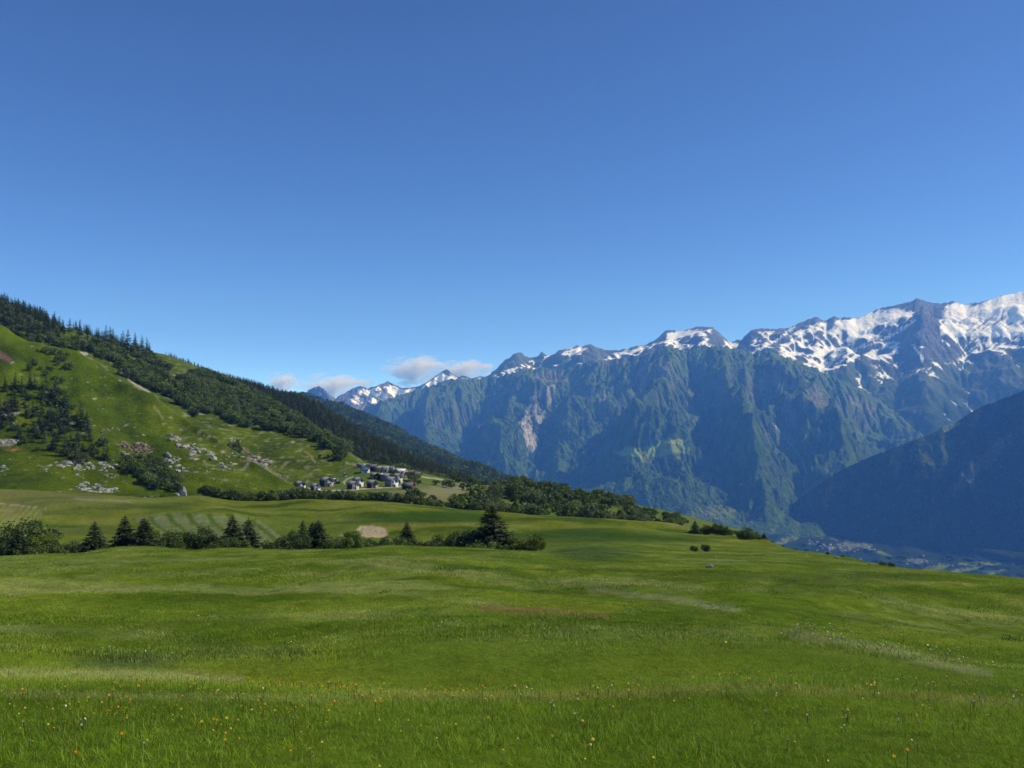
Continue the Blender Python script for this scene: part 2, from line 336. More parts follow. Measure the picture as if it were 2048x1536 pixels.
# ---- ground cover albedo
G_DARK, G_MID, G_YEL, G_PALE = (0.040, 0.074, 0.003), (0.070, 0.116, 0.006), (0.102, 0.144, 0.010), (0.155, 0.180, 0.055)
def meadow_col(x, y, px, py):
    n1 = fbm(x / 9, y / 14, 61, 3); n2 = fbm(x / 2.2, y / 4.0, 62, 3); n3 = fbm(x / 55, y / 55, 63, 3)
    C = np.zeros(np.broadcast(x, y).shape + (3,)) + np.array(G_MID)
    C = lay(C, G_YEL, smoothstep(-0.15, 0.5, n1 + 0.5 * n3) * 0.9)
    C = lay(C, G_DARK, smoothstep(0.05, 0.65, -n1 + 0.4 * n2) * 0.65)
    n5 = fbm(x / 26, y / 11, 66, 4); C = lay(C, G_PALE, smoothstep(0.0, 0.6, n5 + 0.3 * n2) * smoothstep(9, 25, y) * 0.6)
    w = n2 * 9
    def band(pts, half, colour, k):
        nonlocal C
        d, _ = seg_dist(px, py + w * 0.5, pts); C = lay(C, colour, (1 - smoothstep(0.2, 1, d / half)) * k)
    near = smoothstep(60, 9, y)
    band([(-200, 1345), (300, 1352), (480, 1358)], 16, G_PALE, 0.8); band([(0, 1392), (300, 1396), (700, 1402)], 12, G_PALE, 0.35)
    band([(700, 1395), (1000, 1398), (1300, 1388), (1500, 1376), (1700, 1384), (2048, 1408)], 13, (0.15, 0.135, 0.045), 0.35)
    band([(960, 1216), (1080, 1222), (1210, 1234)], 9, (0.17, 0.11, 0.045), 0.6)
    band([(0, 1186), (200, 1180), (420, 1172)], 9, G_PALE, 0.75); band([(100, 1158), (330, 1150), (480, 1146)], 7, G_PALE, 0.35)
    band([(600, 1180), (800, 1186), (1000, 1210)], 9, G_PALE, 0.45); band([(760, 1130), (900, 1150), (1060, 1175)], 8, G_PALE, 0.5)
    band([(1080, 1165), (1250, 1162), (1400, 1178)], 14, G_PALE, 0.55); band([(1180, 1180), (1330, 1196), (1480, 1222)], 8, (0.20, 0.21, 0.10), 0.5)
    band([(1590, 1268), (1720, 1290), (1850, 1325), (1980, 1350)], 13, (0.18, 0.19, 0.09), 0.5)
    band([(1060, 1182), (1250, 1190), (1420, 1228), (1600, 1268), (1760, 1310), (2048, 1392)], 8, (0.050, 0.075, 0.014), 0.35)
    band([(870, 1136), (1000, 1138), (1250, 1141)], 4, (0.030, 0.062, 0.010), 0.9); band([(840, 1120), (1000, 1112)], 6, G_PALE, 0.4)
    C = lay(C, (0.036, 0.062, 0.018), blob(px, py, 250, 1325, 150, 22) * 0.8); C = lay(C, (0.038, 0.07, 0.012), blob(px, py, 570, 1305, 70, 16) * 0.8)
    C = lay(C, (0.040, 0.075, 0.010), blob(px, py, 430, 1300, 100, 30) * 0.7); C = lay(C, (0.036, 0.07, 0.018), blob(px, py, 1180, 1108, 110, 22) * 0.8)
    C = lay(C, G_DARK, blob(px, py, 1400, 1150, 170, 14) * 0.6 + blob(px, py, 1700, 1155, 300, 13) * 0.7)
    # the far meadow
    far = smoothstep(225, 300, y)
    M = np.zeros_like(C) + np.array((0.102, 0.132, 0.010)); n4 = fbm(x / 46, y / 17, 64, 4, 0.55)
    M = lay(M, (0.145, 0.158, 0.036), smoothstep(0, 0.8, n4) * 0.8); M = lay(M, (0.036, 0.066, 0.005), smoothstep(0.0, 0.6, -n4) * 0.9)
    M = lay(M, (0.120, 0.130, 0.040), np.clip(smoothstep(1050, 985, py) * smoothstep(620, 0, px) * 0.8, 0, 1))
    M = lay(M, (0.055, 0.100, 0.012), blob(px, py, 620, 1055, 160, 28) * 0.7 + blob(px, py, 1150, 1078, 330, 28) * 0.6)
    M = lay(M, (0.030, 0.062, 0.004), blob(px, py, 860, 1034, 190, 15) * 1.5 + blob(px, py, 1150, 1070, 180, 16) * 1.2 + blob(px, py, 1300, 1078, 160, 10) + blob(px, py, 330, 1017, 60, 7) * 0.6)  # dark blobs paint the shade of steep slopes into the grass colour
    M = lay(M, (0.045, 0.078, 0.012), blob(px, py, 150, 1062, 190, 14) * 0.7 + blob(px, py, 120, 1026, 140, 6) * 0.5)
    mow = inpoly(px, py, [(262, 1038), (330, 1027), (470, 1029), (520, 1042), (572, 1078), (600, 1125), (300, 1125), (320, 1062)])
    bx = px - (np.interp(py, [1025, 1045, 1070, 1120], [0, 12, 46, 86])); st = (bx - 262) / 40.0; ph = st - np.floor(st)
    S = np.zeros_like(C) + np.array((0.125, 0.155, 0.062)); S = lay(S, (0.060, 0.105, 0.018), smoothstep(0.62, 0.70, ph) * (1 - smoothstep(0.93, 1, ph))); S = lay(S, (0.135, 0.165, 0.030), smoothstep(0.5, 0.56, ph) * (1 - smoothstep(0.62, 0.7, ph)))
    M = np.where(mow[..., None], S * (0.93 + 0.14 * n2[..., None]), M)
    left = inpoly(px, py, [(-400, 985), (0, 1008), (92, 1017), (70, 1045), (55, 1070), (-400, 1080)])
    S = np.zeros_like(C) + np.array((0.165, 0.185, 0.050)); q = (px + (py - 1000) * 0.9) / 13.0; S = lay(S, (0.115, 0.150, 0.030), smoothstep(0.3, 0.7, np.abs(q - np.floor(q) - 0.5) * 2))
    S = lay(S, (0.19, 0.16, 0.06), blob(px, py, 28, 1024, 32, 18) * 0.6)
    M = np.where(left[..., None], S, M)
    d, _ = seg_dist(px, py, [(-300, 990), (0, 1007), (92, 1016.5)]); M = lay(M, (0.24, 0.24, 0.15), 1 - smoothstep(0.7, 1.5, d))
    sand = blob(px + 6 * n2, py + 3 * n4, 742, 1064, 40, 14, 0.06) ; M = lay(M, (0.36, 0.30, 0.19), smoothstep(0.15, 0.45, sand + 0.15 * n2)); M = lay(M, (0.16, 0.14, 0.07), smoothstep(0.35, 0.7, n2) * (sand > 0.2) * 0.7)
    M = lay(M, (0.30, 0.27, 0.20), (1 - smoothstep(0.5, 1, np.hypot((px - 682) / 8, (py - 1070) / 3))) * 0.6)
    d, _ = seg_dist(px, py, [(150, 997), (190, 1000), (260, 1003)]); M = lay(M, (0.20, 0.19, 0.11), (1 - smoothstep(1, 3, d)) * 0.7)
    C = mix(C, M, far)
    # the village terrace beyond the brook
    vil = smoothstep(440, 480, y) * (px < 1560)
    V = np.zeros_like(C) + np.array((0.075, 0.115, 0.020)); V = lay(V, (0.105, 0.125, 0.030), smoothstep(0, 0.7, n4)); V = lay(V, (0.15, 0.155, 0.062), blob(px, py, 870, 990, 120, 22) * 1.1)
    V = lay(V, (0.19, 0.185, 0.11), blob(px, py, 905, 978, 60, 8) * 0.9)
    for pts, w_, k_ in (([(600, 986), (660, 981), (700, 980), (740, 976.5), (775, 974.5), (800, 973)], 1.5, 0.95), ([(690, 968), (687, 964), (693, 959), (704, 954)], 1.6, 0.8), ([(800, 973), (812, 958), (826, 949)], 1.5, 0.5), ([(836, 953), (870, 957), (900, 962)], 1.3, 0.8), ([(905, 966), (940, 972), (975, 980)], 1.1, 0.6)):
        d, _ = seg_dist(px, py, pts); V = lay(V, (0.34, 0.32, 0.25), (1 - smoothstep(0.6, 1.2, d / w_)) * k_)
    V = lay(V, (0.30, 0.17, 0.10), blob(px, py, 818, 963, 9, 4) * 0.9)
    d, _ = seg_dist(px, py, [(350, 987), (372, 986), (402, 983)]); V = lay(V, (0.45, 0.43, 0.38), (1 - smoothstep(1.2, 3.0, d)))
    V = lay(V, (0.52, 0.50, 0.45), (1 - smoothstep(0.7, 1.0, np.hypot((px - 575) / 25, (py - 984) / 4))) * 0.9)
    C = mix(C, V, vil)
    return np.clip(C * (1 + 0.10 * n2[..., None]), 0.004, 1)
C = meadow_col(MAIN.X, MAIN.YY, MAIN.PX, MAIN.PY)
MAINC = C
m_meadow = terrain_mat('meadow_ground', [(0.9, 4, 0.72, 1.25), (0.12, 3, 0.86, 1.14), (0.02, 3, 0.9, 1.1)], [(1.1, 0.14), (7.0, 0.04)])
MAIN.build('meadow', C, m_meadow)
# the ground behind the camera
gx, gy = np.meshgrid(np.linspace(-120, 120, 61), np.concatenate([np.linspace(-140, -2, 30), np.linspace(-1, 0.8, 6)]))
gz = np.where(np.abs(gx) < 3, -1.625, -1.625) + 0.10 * (0.8 - gy) + 0.2 * fbm(gx / 15, gy / 15, 71, 2) * smoothstep(0.5, -8, gy)
me = new_mesh('meadow_behind', np.stack([gx, gy, gz], -1), grid_faces(*gx.shape), {'Col': np.zeros((gx.size, 3)) + np.array(G_MID)}, True, [m_meadow])
tag(obj('meadow_behind', me), kind='structure')

HG = np.array((0.054, 0.088, 0.003))
def hill_col(S, seed):
    x, y, px, py = S.X, S.YY, S.PX, S.PY
    n1 = fbm(x / 45, y / 45, seed, 4); n2 = fbm(x / 7, y / 9, seed + 1, 3); n3 = perlin((x + 0.45 * y) / 16, y / 150, seed + 2)
    C = np.zeros(S.Z.shape + (3,)) + HG
    C = lay(C, (0.082, 0.116, 0.005), smoothstep(-0.1, 0.8, n1 + 0.5 * n3)); C = lay(C, (0.033, 0.055, 0.004), smoothstep(0.1, 0.9, -n1 + 0.5 * n2))
    return C, n1, n2, n3
C, n1, n2, n3 = hill_col(H1, 81)
def scree(C, S, pts, w, colour=(0.40, 0.37, 0.32), k=0.9, n=None):
    d, run = seg_dist(S.PX, S.PY, pts); return lay(C, colour, (1 - smoothstep(0.5, 1.1, d / w + 0.35 * n)) * k)
C = scree(C, H1, [(308, 812), (318, 826), (326, 838)], 3, (0.22, 0.20, 0.10), 0.6, 1.6 * n2)
C = lay(C, (0.20, 0.19, 0.11), smoothstep(0.1, 0.6, n2) * blob(H1.PX, H1.PY, 430, 905, 110, 60, 0.5) * 0.8)
C = lay(C, (0.30, 0.16, 0.08), blob(H1.PX, H1.PY, 25, 898, 22, 6) * smoothstep(-0.2, 0.3, n2))
C = lay(C, (0.20, 0.11, 0.09), blob(H1.PX, H1.PY, 5, 712, 30, 9, 0.6) * 0.9)
for q in ((20, 822, 22, 16), (12, 885, 26, 9), (90, 855, 22, 8), (135, 845, 20, 8)): C = lay(C, (0.42, 0.40, 0.36), smoothstep(0.2, 0.5, blob(H1.PX, H1.PY, *q) + 0.3 * n2) * 0.5)
m_hill = terrain_mat('hillside_turf', [(0.35, 4, 0.72, 1.22), (0.05, 3, 0.86, 1.14)], [(0.5, 0.9), (2.0, 0.25)])
H1.build('hillside', C, m_hill)
C, n1, n2, n3 = hill_col(H2, 91)
C = lay(C, (0.35, 0.32, 0.26), smoothstep(0.0, 0.3, blob(H2.PX, H2.PY, 163, 708, 14, 5) + 0.2 * n2) * 0.8)
C = scree(C, H2, [(258, 758), (275, 772), (298, 782)], 3.5, (0.33, 0.31, 0.24), 0.8, 1.5 * n2); C = scree(C, H2, [(500, 915), (524, 932), (555, 952), (580, 972)], 5, (0.22, 0.20, 0.15), 0.85, 2.2 * n2)
C = scree(C, H2, [(610, 903), (622, 912), (630, 925)], 2, (0.25, 0.21, 0.12), 0.7, 1.6 * n2); C = lay(C, (0.12, 0.11, 0.05), blob(H2.PX, H2.PY, 708, 938, 28, 8) * 0.8)
C = lay(C, (0.15, 0.15, 0.06), smoothstep(0.15, 0.5, n2) * blob(H2.PX, H2.PY, 590, 925, 90, 40) * 0.4)
H2.build('forested_ridge', C, m_hill)
FOREST = np.array((0.030, 0.052, 0.012))
C, n1, n2, n3 = hill_col(H3, 101); C = lay(C * 0.7, FOREST, 0.6 + 0 * n1); H3.build('conifer_slope', C, m_hill)
C, n1, n2, n3 = hill_col(H4, 111); C = lay(C, FOREST, np.clip(0.75 - 0.6 * smoothstep(0.3, 0.8, n1), 0, 1)); C = lay(C, (0.10, 0.12, 0.03), (1 - smoothstep(4, 10, np.abs(H4.PY - np.interp(H4.PX, [900, 960, 1020, 1060], [920, 946, 970, 985]))))*0.5)
H4.build('far_forest_slope', C, m_hill)
# ------------------------------------------------------------------ the far mountains: slopes with real depth, ribs and gullies
def smooth_x(a, w):
    k = np.hanning(w + 2)[1:-1]; k /= k.sum(); n = len(a)
    return np.convolve(np.concatenate([np.full(w, a[0]), a, np.full(w, a[-1])]), k, 'same')[w:w + n]
def curve(pts, sm=0):
    a = np.array(sorted(pts), float)
    return lambda x: np.interp(x, a[:, 0], a[:, 1])
def floor_depth(y): return np.interp(y, [1010, 1020, 1060, 1090, 1120, 1150, 1180, 1260], [7250, 7000, 6300, 5700, 5150, 4700, 4300, 3700])
SL = {}
FAR_SCALE = 1.5        # far ranges are scaled about the camera by this factor
def erode(X, Y, Z, fixed, iters, K, m, up, kd=0.10, smax=1.25):
    """stream-power erosion on a quad grid: water finds its way down and cuts branching gullies"""
    nr, nc = Z.shape; n = nr * nc; Z = Z.copy()
    offs = [(-1, 0), (1, 0), (0, -1), (0, 1), (-1, -1), (-1, 1), (1, -1), (1, 1)]
    idx = np.arange(n).reshape(nr, nc); dist = []
    for dr, dc in offs:
        Xs = np.roll(np.roll(X, -dr, 0), -dc, 1); Ys = np.roll(np.roll(Y, -dr, 0), -dc, 1); d = np.hypot(Xs - X, Ys - Y)
        if dr == -1: d[0] = np.inf
        if dr == 1: d[-1] = np.inf
        if dc == -1: d[:, 0] = np.inf
        if dc == 1: d[:, -1] = np.inf
        dist.append(d)
    dist = np.stack(dist); cell = np.abs(np.gradient(X, axis=1) * np.gradient(Y, axis=0))
    A = cell.copy()
    for it in range(iters):
        S = np.stack([(Z - np.roll(np.roll(Z, -dr, 0), -dc, 1)) / dist[k] for k, (dr, dc) in enumerate(offs)])
        b = S.argmax(0); sb = np.take_along_axis(S, b[None], 0)[0]; db = np.take_along_axis(dist, b[None], 0)[0]
        dr = np.array([o[0] for o in offs])[b]; dc = np.array([o[1] for o in offs])[b]
        R = np.where((sb > 0) & ~fixed, idx + dr * nc + dc, idx).ravel(); order = np.argsort(-Z.ravel(), kind='stable')
        a = cell.ravel().tolist(); Rl = R.tolist(); ol = order.tolist()
        for q in ol:
            r_ = Rl[q]
            if r_ != q: a[r_] += a[q]
        A = np.array(a).reshape(nr, nc)
        Fk = np.where(R.reshape(nr, nc) != idx, K * A ** m / np.where(np.isfinite(db), db, 1.0), 0.0)
        z = (Z + np.where(fixed, 0, up)).ravel().tolist(); f = Fk.ravel().tolist()
        for q in reversed(ol):
            fq = f[q]
            if fq: z[q] = (z[q] + fq * z[Rl[q]]) / (1.0 + fq)
        Z = np.array(z).reshape(nr, nc)
        L = (np.roll(Z, 1, 0) + np.roll(Z, -1, 0) + np.roll(Z, 1, 1) + np.roll(Z, -1, 1)) / 4 - Z
        L[0] = L[-1] = 0; L[:, 0] = L[:, -1] = 0
        Z = np.where(fixed, Z, Z + kd * L)
    return Z, A
def up2(a):
    b = np.empty((a.shape[0] * 2 - 1, a.shape[1])); b[::2] = a; b[1::2] = (a[:-1] + a[1:]) / 2
    c = np.empty((b.shape[0], b.shape[1] * 2 - 1)); c[:, ::2] = b; c[:, 1::2] = (b[:, :-1] + b[:, 1:]) / 2
    return c
def massif(name, x0, x1, dx, nr, crest, base, cY, bY, prof, shape, colour, mat, er, jag=3.0, seed=0, fine=10.0, sm=20):
    px = np.arange(x0, x1 + dx, dx); v = np.linspace(0, 1, nr)
    cy = crest(px) + jag * fbm(px / 9.0, 0 * px + seed, seed, 4); by = base(px); c, b = cY(px) + 110 * fbm(px / 90, 0 * px + 3.3, seed + 2, 3), bY(px)
    Y = b[None] + (c - b)[None] * v[:, None]; PX = np.broadcast_to(px, Y.shape); X = (PX - CX) / F * Y; V = v[:, None] + 0 * Y
    zb = (HY - by) / F * b; zc = (HY - cy) / F * c
    zs = smooth_x(zc, sm); kz = smoothstep(0.90, 1.0, V)
    Z = zb[None] + (zs[None] * (1 - kz) + zc[None] * kz - zb[None]) * prof(V)
    Z_t = Z.copy(); Z0 = Z + shape(PX, (HY - Z / Y * F), V, X, Y)
    fixed = np.zeros(Z.shape, bool); fixed[0] = True; fixed[-1] = True
    Z0[0] = zb; Z0[-1] = zc
    Z, A = erode(X, Y, Z0, fixed, *er)
    X, Y, Z, V, PX = up2(X), up2(Y), up2(Z), up2(V), up2(np.ascontiguousarray(PX)); A = np.exp(up2(np.log(A)))
    lowb = smoothstep(0.10, 0.0, V); Zt = up2(Z_t); Z = Z * (1 - lowb) + Zt * lowb
    Zs = Z.copy()
    for _ in range(7): Zs[1:-1, 1:-1] = (Zs[1:-1, 1:-1] * 2 + Zs[:-2, 1:-1] + Zs[2:, 1:-1] + Zs[1:-1, :-2] + Zs[1:-1, 2:]) / 6
    w = np.clip(np.sin(PI * V), 0, 1) ** 0.5
    Z = Z + w * fine * (fbm(X / 42, Y / 42, seed + 5, 4, 0.6) + 0.8 * (ridged(X / 130, Y / 130, seed + 6, 4) - 0.9))
    Tc = up2(np.broadcast_to((zc / c)[None], (nr, len(px))).copy()); Z = np.minimum(Z, (Tc - 0.004 * (1 - V)) * Y)
    PY = HY - F * Z / Y
    gx = np.gradient(Zs, axis=1) / np.gradient(X, axis=1); gy = np.gradient(Zs, axis=0) / np.gradient(Y, axis=0); gx = gx - gy * np.gradient(Y, axis=1) / np.gradient(X, axis=1)
    SLP = np.hypot(gx, gy); lap = np.zeros_like(Z); lap[3:-3, 3:-3] = (Zs[:-6, 3:-3] + Zs[6:, 3:-3] + Zs[3:-3, :-6] + Zs[3:-3, 6:]) / 4 - Zs[3:-3, 3:-3]
    SL[name] = (PX, PY, Y * FAR_SCALE)
    Cc = colour(X, Y, Z, PX, PY, V, SLP, np.log10(A), lap)
    bx = np.stack([X[-1] * 1.01, X[-1] * 1.05, X[-1] * 1.18]); bd = np.stack([Y[-1] * 1.01, Y[-1] * 1.05 + 60, Y[-1] * 1.18]); bz = np.stack([Z[-1] - 50, Z[-1] - 400, Z[-1] - 1500])
    X = np.concatenate([X, bx]); Y = np.concatenate([Y, bd]); Z = np.concatenate([Z, bz]); Cc = np.concatenate([Cc, np.repeat(Cc[-1:], 3, 0)])
    me = new_mesh(name, np.stack([X, Y, Z], -1) * FAR_SCALE, grid_faces(*X.shape), {'Col': np.clip(Cc, 0.003, 1).reshape(-1, 3)}, True, [mat])
    return tag(obj(name, me), kind='structure')
def slope(name, x0, x1, dx, crest, base, depth, nr, colour, mat, jag=0.0, seed=0, rel=1.0):
    px = np.arange(x0, x1 + dx, dx); v = np.linspace(0, 1, nr)
    cy = crest(px) + jag * (fbm(px / 9.0, px * 0 + seed, seed, 4)) ; by = base(px)
    PX = np.broadcast_to(px, (nr, len(px))); VV = v[:, None] + 0 * PX; PY = by[None] + (cy - by)[None] * VV
    D = depth(PX, PY, VV)
    X = (PX - CX) / F * D; Z = (HY - PY) / F * D
    C = colour(X, D, Z, PX, PY, VV)
    SL[name] = (PX, PY, D * FAR_SCALE)
    # the back of the mountain
    bx = np.stack([X[-1], X[-1] * 1.05, X[-1] * 1.2]); bd = np.stack([D[-1] + 160, D[-1] * 1.05 + 200, D[-1] * 1.2 + 500]); bz = np.stack([Z[-1] - 60, Z[-1] - 500, Z[-1] - 1700])
    X = np.concatenate([X, bx]); D = np.concatenate([D, bd]); Z = np.concatenate([Z, bz]); C = np.concatenate([C, np.repeat(C[-1:], 3, 0)])
    me = new_mesh(name, np.stack([X, D, Z], -1) * FAR_SCALE, grid_faces(*X.shape), {'Col': np.clip(C, 0.003, 1).reshape(-1, 3)}, True, [mat])
    return tag(obj(name, me), kind='structure')
def skeleton(PX, PY, lines):
    """lines: list of (height 0..1, polyline (x, y) from crest to foot); piecewise-linear across each row"""
    rows = PY[:, 0]; out = np.zeros_like(PX)
    xs = np.stack([np.interp(PY, [p[1] for p in pl], [p[0] for p in pl]) for _, pl in lines])
    hs = np.array([h for h, _ in lines])
    o = np.argsort(xs, axis=0); xs = np.take_along_axis(xs, o, 0); hh = hs[o]
    out = np.where(PX < xs[0], hh[0], hh[-1])
    for k in range(len(lines) - 1):
        w = np.clip((PX - xs[k]) / np.maximum(xs[k + 1] - xs[k], 1e-3), 0, 1)
        m = (PX >= xs[k]) & (PX < xs[k + 1]); out = np.where(m, hh[k] + (hh[k + 1] - hh[k]) * w, out)
    return out

# the wooded massif across the valley
crestD = curve([(690, 838), (740, 810), (790, 792), (850, 775), (900, 758), (960, 757), (1000, 752), (1040, 743), (1085, 734), (1110, 742), (1150, 733), (1180, 727), (1240, 716), (1280, 711), (1300, 706), (1325, 697), (1340, 692), (1355, 699), (1375, 702), (1395, 695), (1410, 691), (1440, 693), (1470, 696), (1500, 704), (1540, 704), (1575, 714), (1600, 725), (1640, 741), (1670, 755), (1700, 768), (1760, 800), (1800, 832), (1850, 872), (1900, 905), (1960, 930)])
baseD = curve([(690, 1000), (1000, 1020), (1300, 1060), (1450, 1078), (1560, 1090), (1640, 1080), (1800, 1060), (1960, 1000)])
crestYD = curve([(690, 11700), (800, 11500), (1000, 11000), (1340, 9900), (1540, 9500), (1700, 9500), (1960, 9600)])
baseYD = curve([(690, 8800), (900, 7600), (1100, 6700), (1300, 6200), (1450, 5900), (1640, 5950), (1960, 6900)])
SK = [(1, [(820, 780), (770, 850), (760, 950), (760, 1060)]), (0, [(870, 770), (820, 840), (800, 920), (800, 1060)]), (1, [(905, 757), (862, 830), (850, 900), (860, 1060)]), (0.1, [(965, 755), (930, 840), (935, 900), (950, 1060)]),
      (0.7, [(1060, 740), (1025, 800), (1005, 880), (1010, 1060)]), (0.05, [(1122, 742), (1110, 790), (1082, 860), (1080, 920), (1085, 1060)]), (0.4, [(1170, 729), (1148, 800), (1115, 870), (1108, 930), (1120, 1070)]), (0.15, [(1240, 716), (1215, 800), (1196, 880), (1170, 960), (1180, 1070)]),
      (1, [(1340, 692), (1322, 760), (1290, 840), (1262, 900), (1280, 960), (1300, 1080)]), (0.0, [(1372, 702), (1386, 770), (1412, 850), (1445, 920), (1472, 985), (1500, 1090)]), (1, [(1412, 691), (1450, 760), (1475, 830), (1500, 900), (1525, 1000), (1540, 1090)]),
      (0.1, [(1490, 700), (1518, 790), (1560, 860), (1600, 930), (1607, 990), (1590, 1090)]), (1, [(1545, 704), (1605, 770), (1655, 850), (1690, 930), (1700, 1090)]), (0.1, [(1625, 735), (1700, 800), (1760, 880), (1780, 1080)]), (0.8, [(1710, 770), (1790, 845), (1850, 900), (1900, 1000)])]
def shapeD(PX, PY, V, X, Y):
    rib = skeleton(PX + 10 * fbm(PX / 60, PY / 60, 201, 3), PY, SK); e = np.sin(PI * np.clip(V, 0, 1)) ** 1.4; e2 = smoothstep(0, 0.25, V) * smoothstep(1.0, 0.80, V)
    return 560 * e * (rib - 0.65) + 200 * e2 * fbm(X / 800, Y / 800, 203, 6, 0.6) + 14 * e2 * fbm(X / 40, Y / 40, 204, 3) + 170 * blob(PX, PY, 1310, 896, 110, 30)
def colD(X, Y, Z, px, py, V, SLP, LA, lap):
    n1 = fbm(px / 22, py / 34, 211, 4); n2 = fbm(px / 5, py / 8, 212, 3); wq = 14 * fbm(px / 40, py / 40, 214, 3); st = ridged((px + wq) / 30, (py + wq) / 60, 213, 5)
    C = np.zeros(px.shape + (3,)) + np.array((0.038, 0.072, 0.011))
    C = lay(C, (0.074, 0.130, 0.020), smoothstep(-0.1, 0.7, n1) * 0.7)  # lighter patches put a sunlit green into the forest albedo
    top = smoothstep(0.50, 0.95, V + 0.22 * n1)
    C = lay(C, (0.098, 0.160, 0.028), top * 0.85); C = lay(C, (0.030, 0.048, 0.014), top * smoothstep(0.15, 0.5, n2) * 0.7)
    C = lay(C, (0.13, 0.118, 0.10), smoothstep(1.25, 1.7, st + 0.3 * n1) * smoothstep(0.45, 0.85, V) * 0.55)
    C = lay(C, (0.08, 0.105, 0.026), smoothstep(1.20, 1.6, st + 0.4 * n2) * smoothstep(0.2, 0.5, V) * 0.45)
    C = lay(C, (0.085, 0.110, 0.030), smoothstep(4.3, 5.2, LA) * smoothstep(0.25, 0.6, V) * 0.55 * smoothstep(-0.5, 0.3, n2)); C = lay(C, (0.13, 0.122, 0.11), smoothstep(1.25, 1.9, SLP + 0.3 * n2) * smoothstep(0.45, 0.85, V + 0.2 * n1) * 0.5)
    sc1 = inpoly(px + 5 * n2, py, [(1085, 775), (1112, 768), (1105, 800), (1092, 826), (1080, 848), (1072, 880), (1074, 898), (1063, 924), (1057, 905), (1046, 860), (1040, 845), (1056, 822), (1062, 795)])
    C = lay(C, (0.36, 0.33, 0.30), sc1 * (0.55 + 0.45 * smoothstep(-0.3, 0.4, n2))); C = lay(C, (0.035, 0.055, 0.016), sc1 * smoothstep(0.1, 0.4, n1 + n2 * 0.4) * (py < 850) * 0.8)
    C = lay(C, (0.42, 0.40, 0.37), inpoly(px + 4 * n2, py, [(1040, 845), (1052, 838), (1062, 875), (1072, 890), (1066, 925), (1058, 900)]) * 0.9)
    d, run = seg_dist(px, py, [(1545, 846), (1568, 872), (1590, 900), (1606, 925), (1612, 945), (1606, 976)]); C = lay(C, (0.33, 0.31, 0.28), (1 - smoothstep(0.8, 2.3, d + 1.2 * n2)) * 0.9)
    for q in ((1518, 780, 14, 34, 0.25), (1590, 772, 14, 18, 0), (1580, 830, 18, 36, -0.25), (1630, 790, 22, 34, -0.5), (1555, 765, 12, 30, -0.2), (1105, 755, 60, 14, 0), (1330, 735, 20, 30, 0), (1215, 722, 60, 12, 0), (1730, 815, 50, 12, 0.5), (1280, 760, 14, 40, 0.2), (1205, 810, 14, 40, 0.2)):
        C = lay(C, (0.19, 0.172, 0.155), smoothstep(0.35, 0.6, blob(px, py, *q) + 0.35 * n2 + 0.1 * n1) * 0.65)
    alp = inpoly(px + 3 * n2, py + 1.5 * n1, [(1230, 909), (1252, 893), (1275, 897), (1312, 893), (1318, 880), (1376, 878), (1380, 905), (1340, 909), (1318, 915), (1285, 917)])
    C = lay(C, (0.22, 0.29, 0.060), alp * 0.97); C = lay(C, (0.13, 0.16, 0.05), smoothstep(0.2, 0.5, blob(px, py, 1298, 921, 22, 6) + blob(px, py, 1357, 916, 9, 4) + 0.2 * n2))
    C = lay(C, (0.15, 0.17, 0.06), smoothstep(0.3, 0.6, blob(px, py, 1415, 952, 18, 12) + 0.5 * n2) * 0.8)
    C = lay(C, (0.13, 0.16, 0.05), smoothstep(0.15, 0.6, blob(px, py, 1425, 1025, 55, 18) + 0.45 * n2) * 0.7); C = lay(C, (0.10, 0.13, 0.04), smoothstep(0.2, 0.6, blob(px, py, 1390, 810, 16, 60, -0.15) + 0.3 * n2) * 0.7)  # the tall narrow band paints a sunlit strip of slope as lighter green
    C = lay(C, (0.11, 0.13, 0.05), smoothstep(0.3, 0.6, blob(px, py, 1080, 945, 18, 9) + 0.4 * n2) * 0.7)
    return C
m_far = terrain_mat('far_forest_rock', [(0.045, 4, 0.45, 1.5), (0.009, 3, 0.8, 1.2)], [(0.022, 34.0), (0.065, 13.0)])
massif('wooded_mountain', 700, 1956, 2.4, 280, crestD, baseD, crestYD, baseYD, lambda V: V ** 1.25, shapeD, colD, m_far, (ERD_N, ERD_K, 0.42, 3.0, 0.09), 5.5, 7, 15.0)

# the snow range behind it
crestE = curve([(930, 775), (965, 757), (985, 745), (1005, 725), (1030, 706), (1044, 706), (1058, 716), (1075, 713), (1083, 704), (1098, 712), (1120, 700), (1135, 697), (1150, 692), (1165, 692), (1180, 688), (1200, 697), (1222, 701), (1245, 699), (1270, 693), (1290, 690), (1310, 680), (1330, 662), (1345, 660), (1362, 663), (1380, 657), (1395, 653), (1425, 654), (1440, 667), (1462, 686), (1474, 678), (1482, 681), (1500, 662), (1510, 657), (1540, 658), (1578, 656), (1600, 645), (1632, 633), (1648, 642), (1668, 632), (1680, 637), (1690, 634), (1710, 638), (1740, 626), (1762, 615), (1785, 612), (1810, 606), (1838, 596), (1855, 604), (1880, 607), (1910, 602), (1928, 610), (1950, 606), (1980, 600), (2010, 590), (2048, 583), (2120, 575), (2300, 590)])
baseE = curve([(930, 800), (1300, 800), (1600, 850), (1720, 940), (2300, 960)])
crestYE = curve([(930, 12600), (1300, 12300), (1600, 12000), (2048, 11600), (2300, 11400)])
baseYE = curve([(930, 11000), (1300, 10000), (1600, 9000), (2048, 8300), (2300, 8200)])
